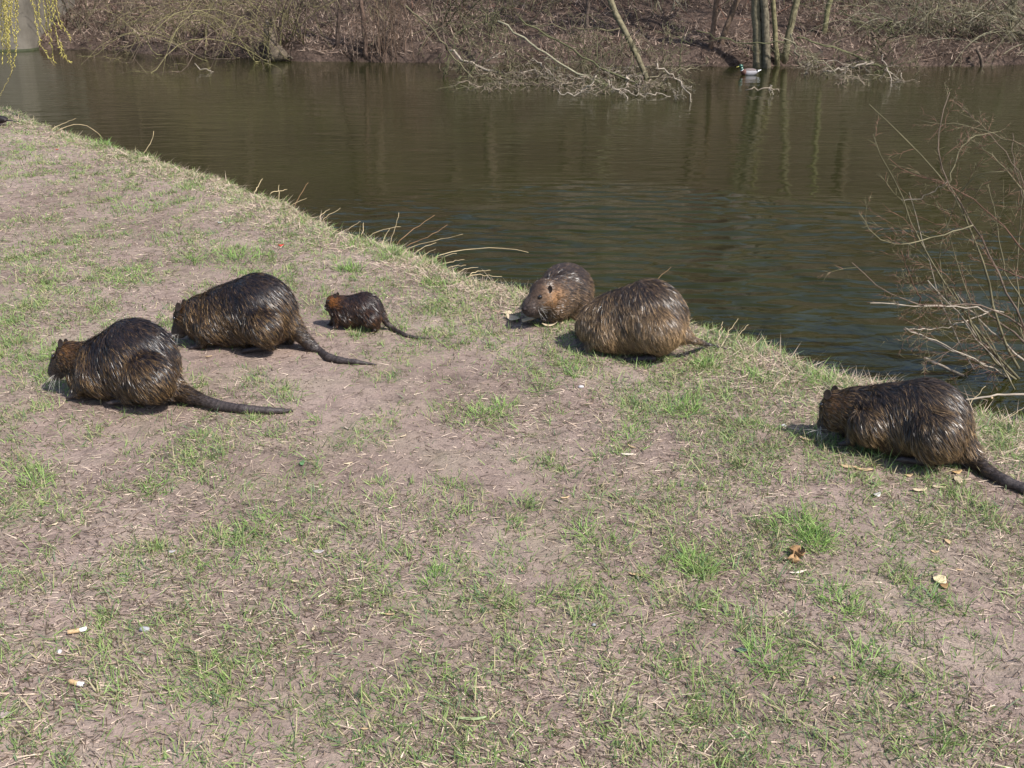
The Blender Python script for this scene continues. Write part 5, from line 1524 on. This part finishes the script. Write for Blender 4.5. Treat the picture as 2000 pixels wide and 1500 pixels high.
SPOTS = [(180, 30), (320, 25), (470, 12), (700, 22), (830, 25), (900, 8), (1080, 20), (1180, 4), (1290, 30), (1350, 8), (1450, 30), (1660, 18), (1730, 4), (1810, 26), (1900, 8), (1960, 20), (100, 50), (1240, 14), (760, 6), (1590, 2)]
for i, (px, py) in enumerate(SPOTS):
    p = fb(px, py)
    c = copy_tree(protos[i % 3]); c['label'] = SHL[i]; c.location = p; c.rotation_euler = (0, 0, rg.uniform(0, 6.28)); c.scale = (1, 1, 1)

def wood_tree(seed, col):
    rng = np.random.default_rng(seed)
    e = empty('bare_woodland_tree', (0, 0, 0))
    tag(e, 'tall bare woodland tree high on the hill, above the picture and mirrored in the pond', 'tree', 'bare woodland trees on the hill')
    pl = walk(rng, [0, 0, -.3], [rng.normal(0, .06), rng.normal(0, .06), 1], rng.uniform(7.5, 9.5), 11, .05, 0, .04)
    tubes('trunk', [pl], [np.linspace(.17, .03, 12)], M_TRUNK, e, 7, [col])
    tw = side_twigs(rng, pl, .10, 3, .42, 9, .16, -.02, .85, t0=.12, rmin=.014)
    tubes('crown', [a for a, q in tw], [q for a, q in tw], M_BARK, e, 3, [jcol(rng, BROWN if rng.random() < .6 else OLIVE, .3) for _ in tw])
    return e
wp = [wood_tree(500 + i, BROWN) for i in range(4)]
k = 0
for row, (e0, step) in enumerate([(6.3, 3.0), (9.5, 2.8), (13, 2.8), (17, 2.8), (23, 3.0)]):
    span = 16 + row * 3
    for x in np.arange(-span, span, step):
        xx = x + rg.uniform(-.9, .9); yy = shore_y(xx) + e0 + rg.uniform(-1, 1)
        o = wp[k] if k < 4 else copy_tree(wp[k % 4])
        o.location = (xx, yy, float(far_h(xx, yy))); o.rotation_euler = (0, 0, rg.uniform(0, 6.28))
        k += 1
print('wood trees', k)

# litter and dead twigs on the far bank
n = 75000
x = RNG.uniform(-15, 15, n); e_ = 0.08 + 7 * RNG.random(n) ** 1.3; y = shore_y(x) + e_
dens = fbm(x * .6, y * .9, 131, 4)
k = RNG.random(n) < sstep(.3, .6, dens) * .8 + .2
x, y = x[k], y[k]; n = len(x)
L = RNG.uniform(.05, .32, n) * (0.6 + RNG.random(n) ** 3); az = RNG.uniform(0, 2 * np.pi, n)
t = RNG.random(n)[:, None]
cols = np.array([.42, .32, .245]) * (1 - t) + np.array([.17, .105, .075]) * t
cols = cols * RNG.uniform(.5, 1.3, n)[:, None]
flat_bits('leaf_litter', np.stack([x, y, far_h(x, y) + .01], 1), az, L, RNG.uniform(.008, .020, n), np.clip(RNG.normal(1.2, .35, n), .1, 1.6), cols, M_STRAW, 'dead twigs, dry stems and leaf litter covering the far bank', 'litter')
tri = sum(len(o.data.polygons) for o in SC.objects if o.type == 'MESH')
print('objects', len(SC.objects), 'faces incl. shared', tri, 'unique', sum(len(m.polygons) for m in bpy.data.meshes))
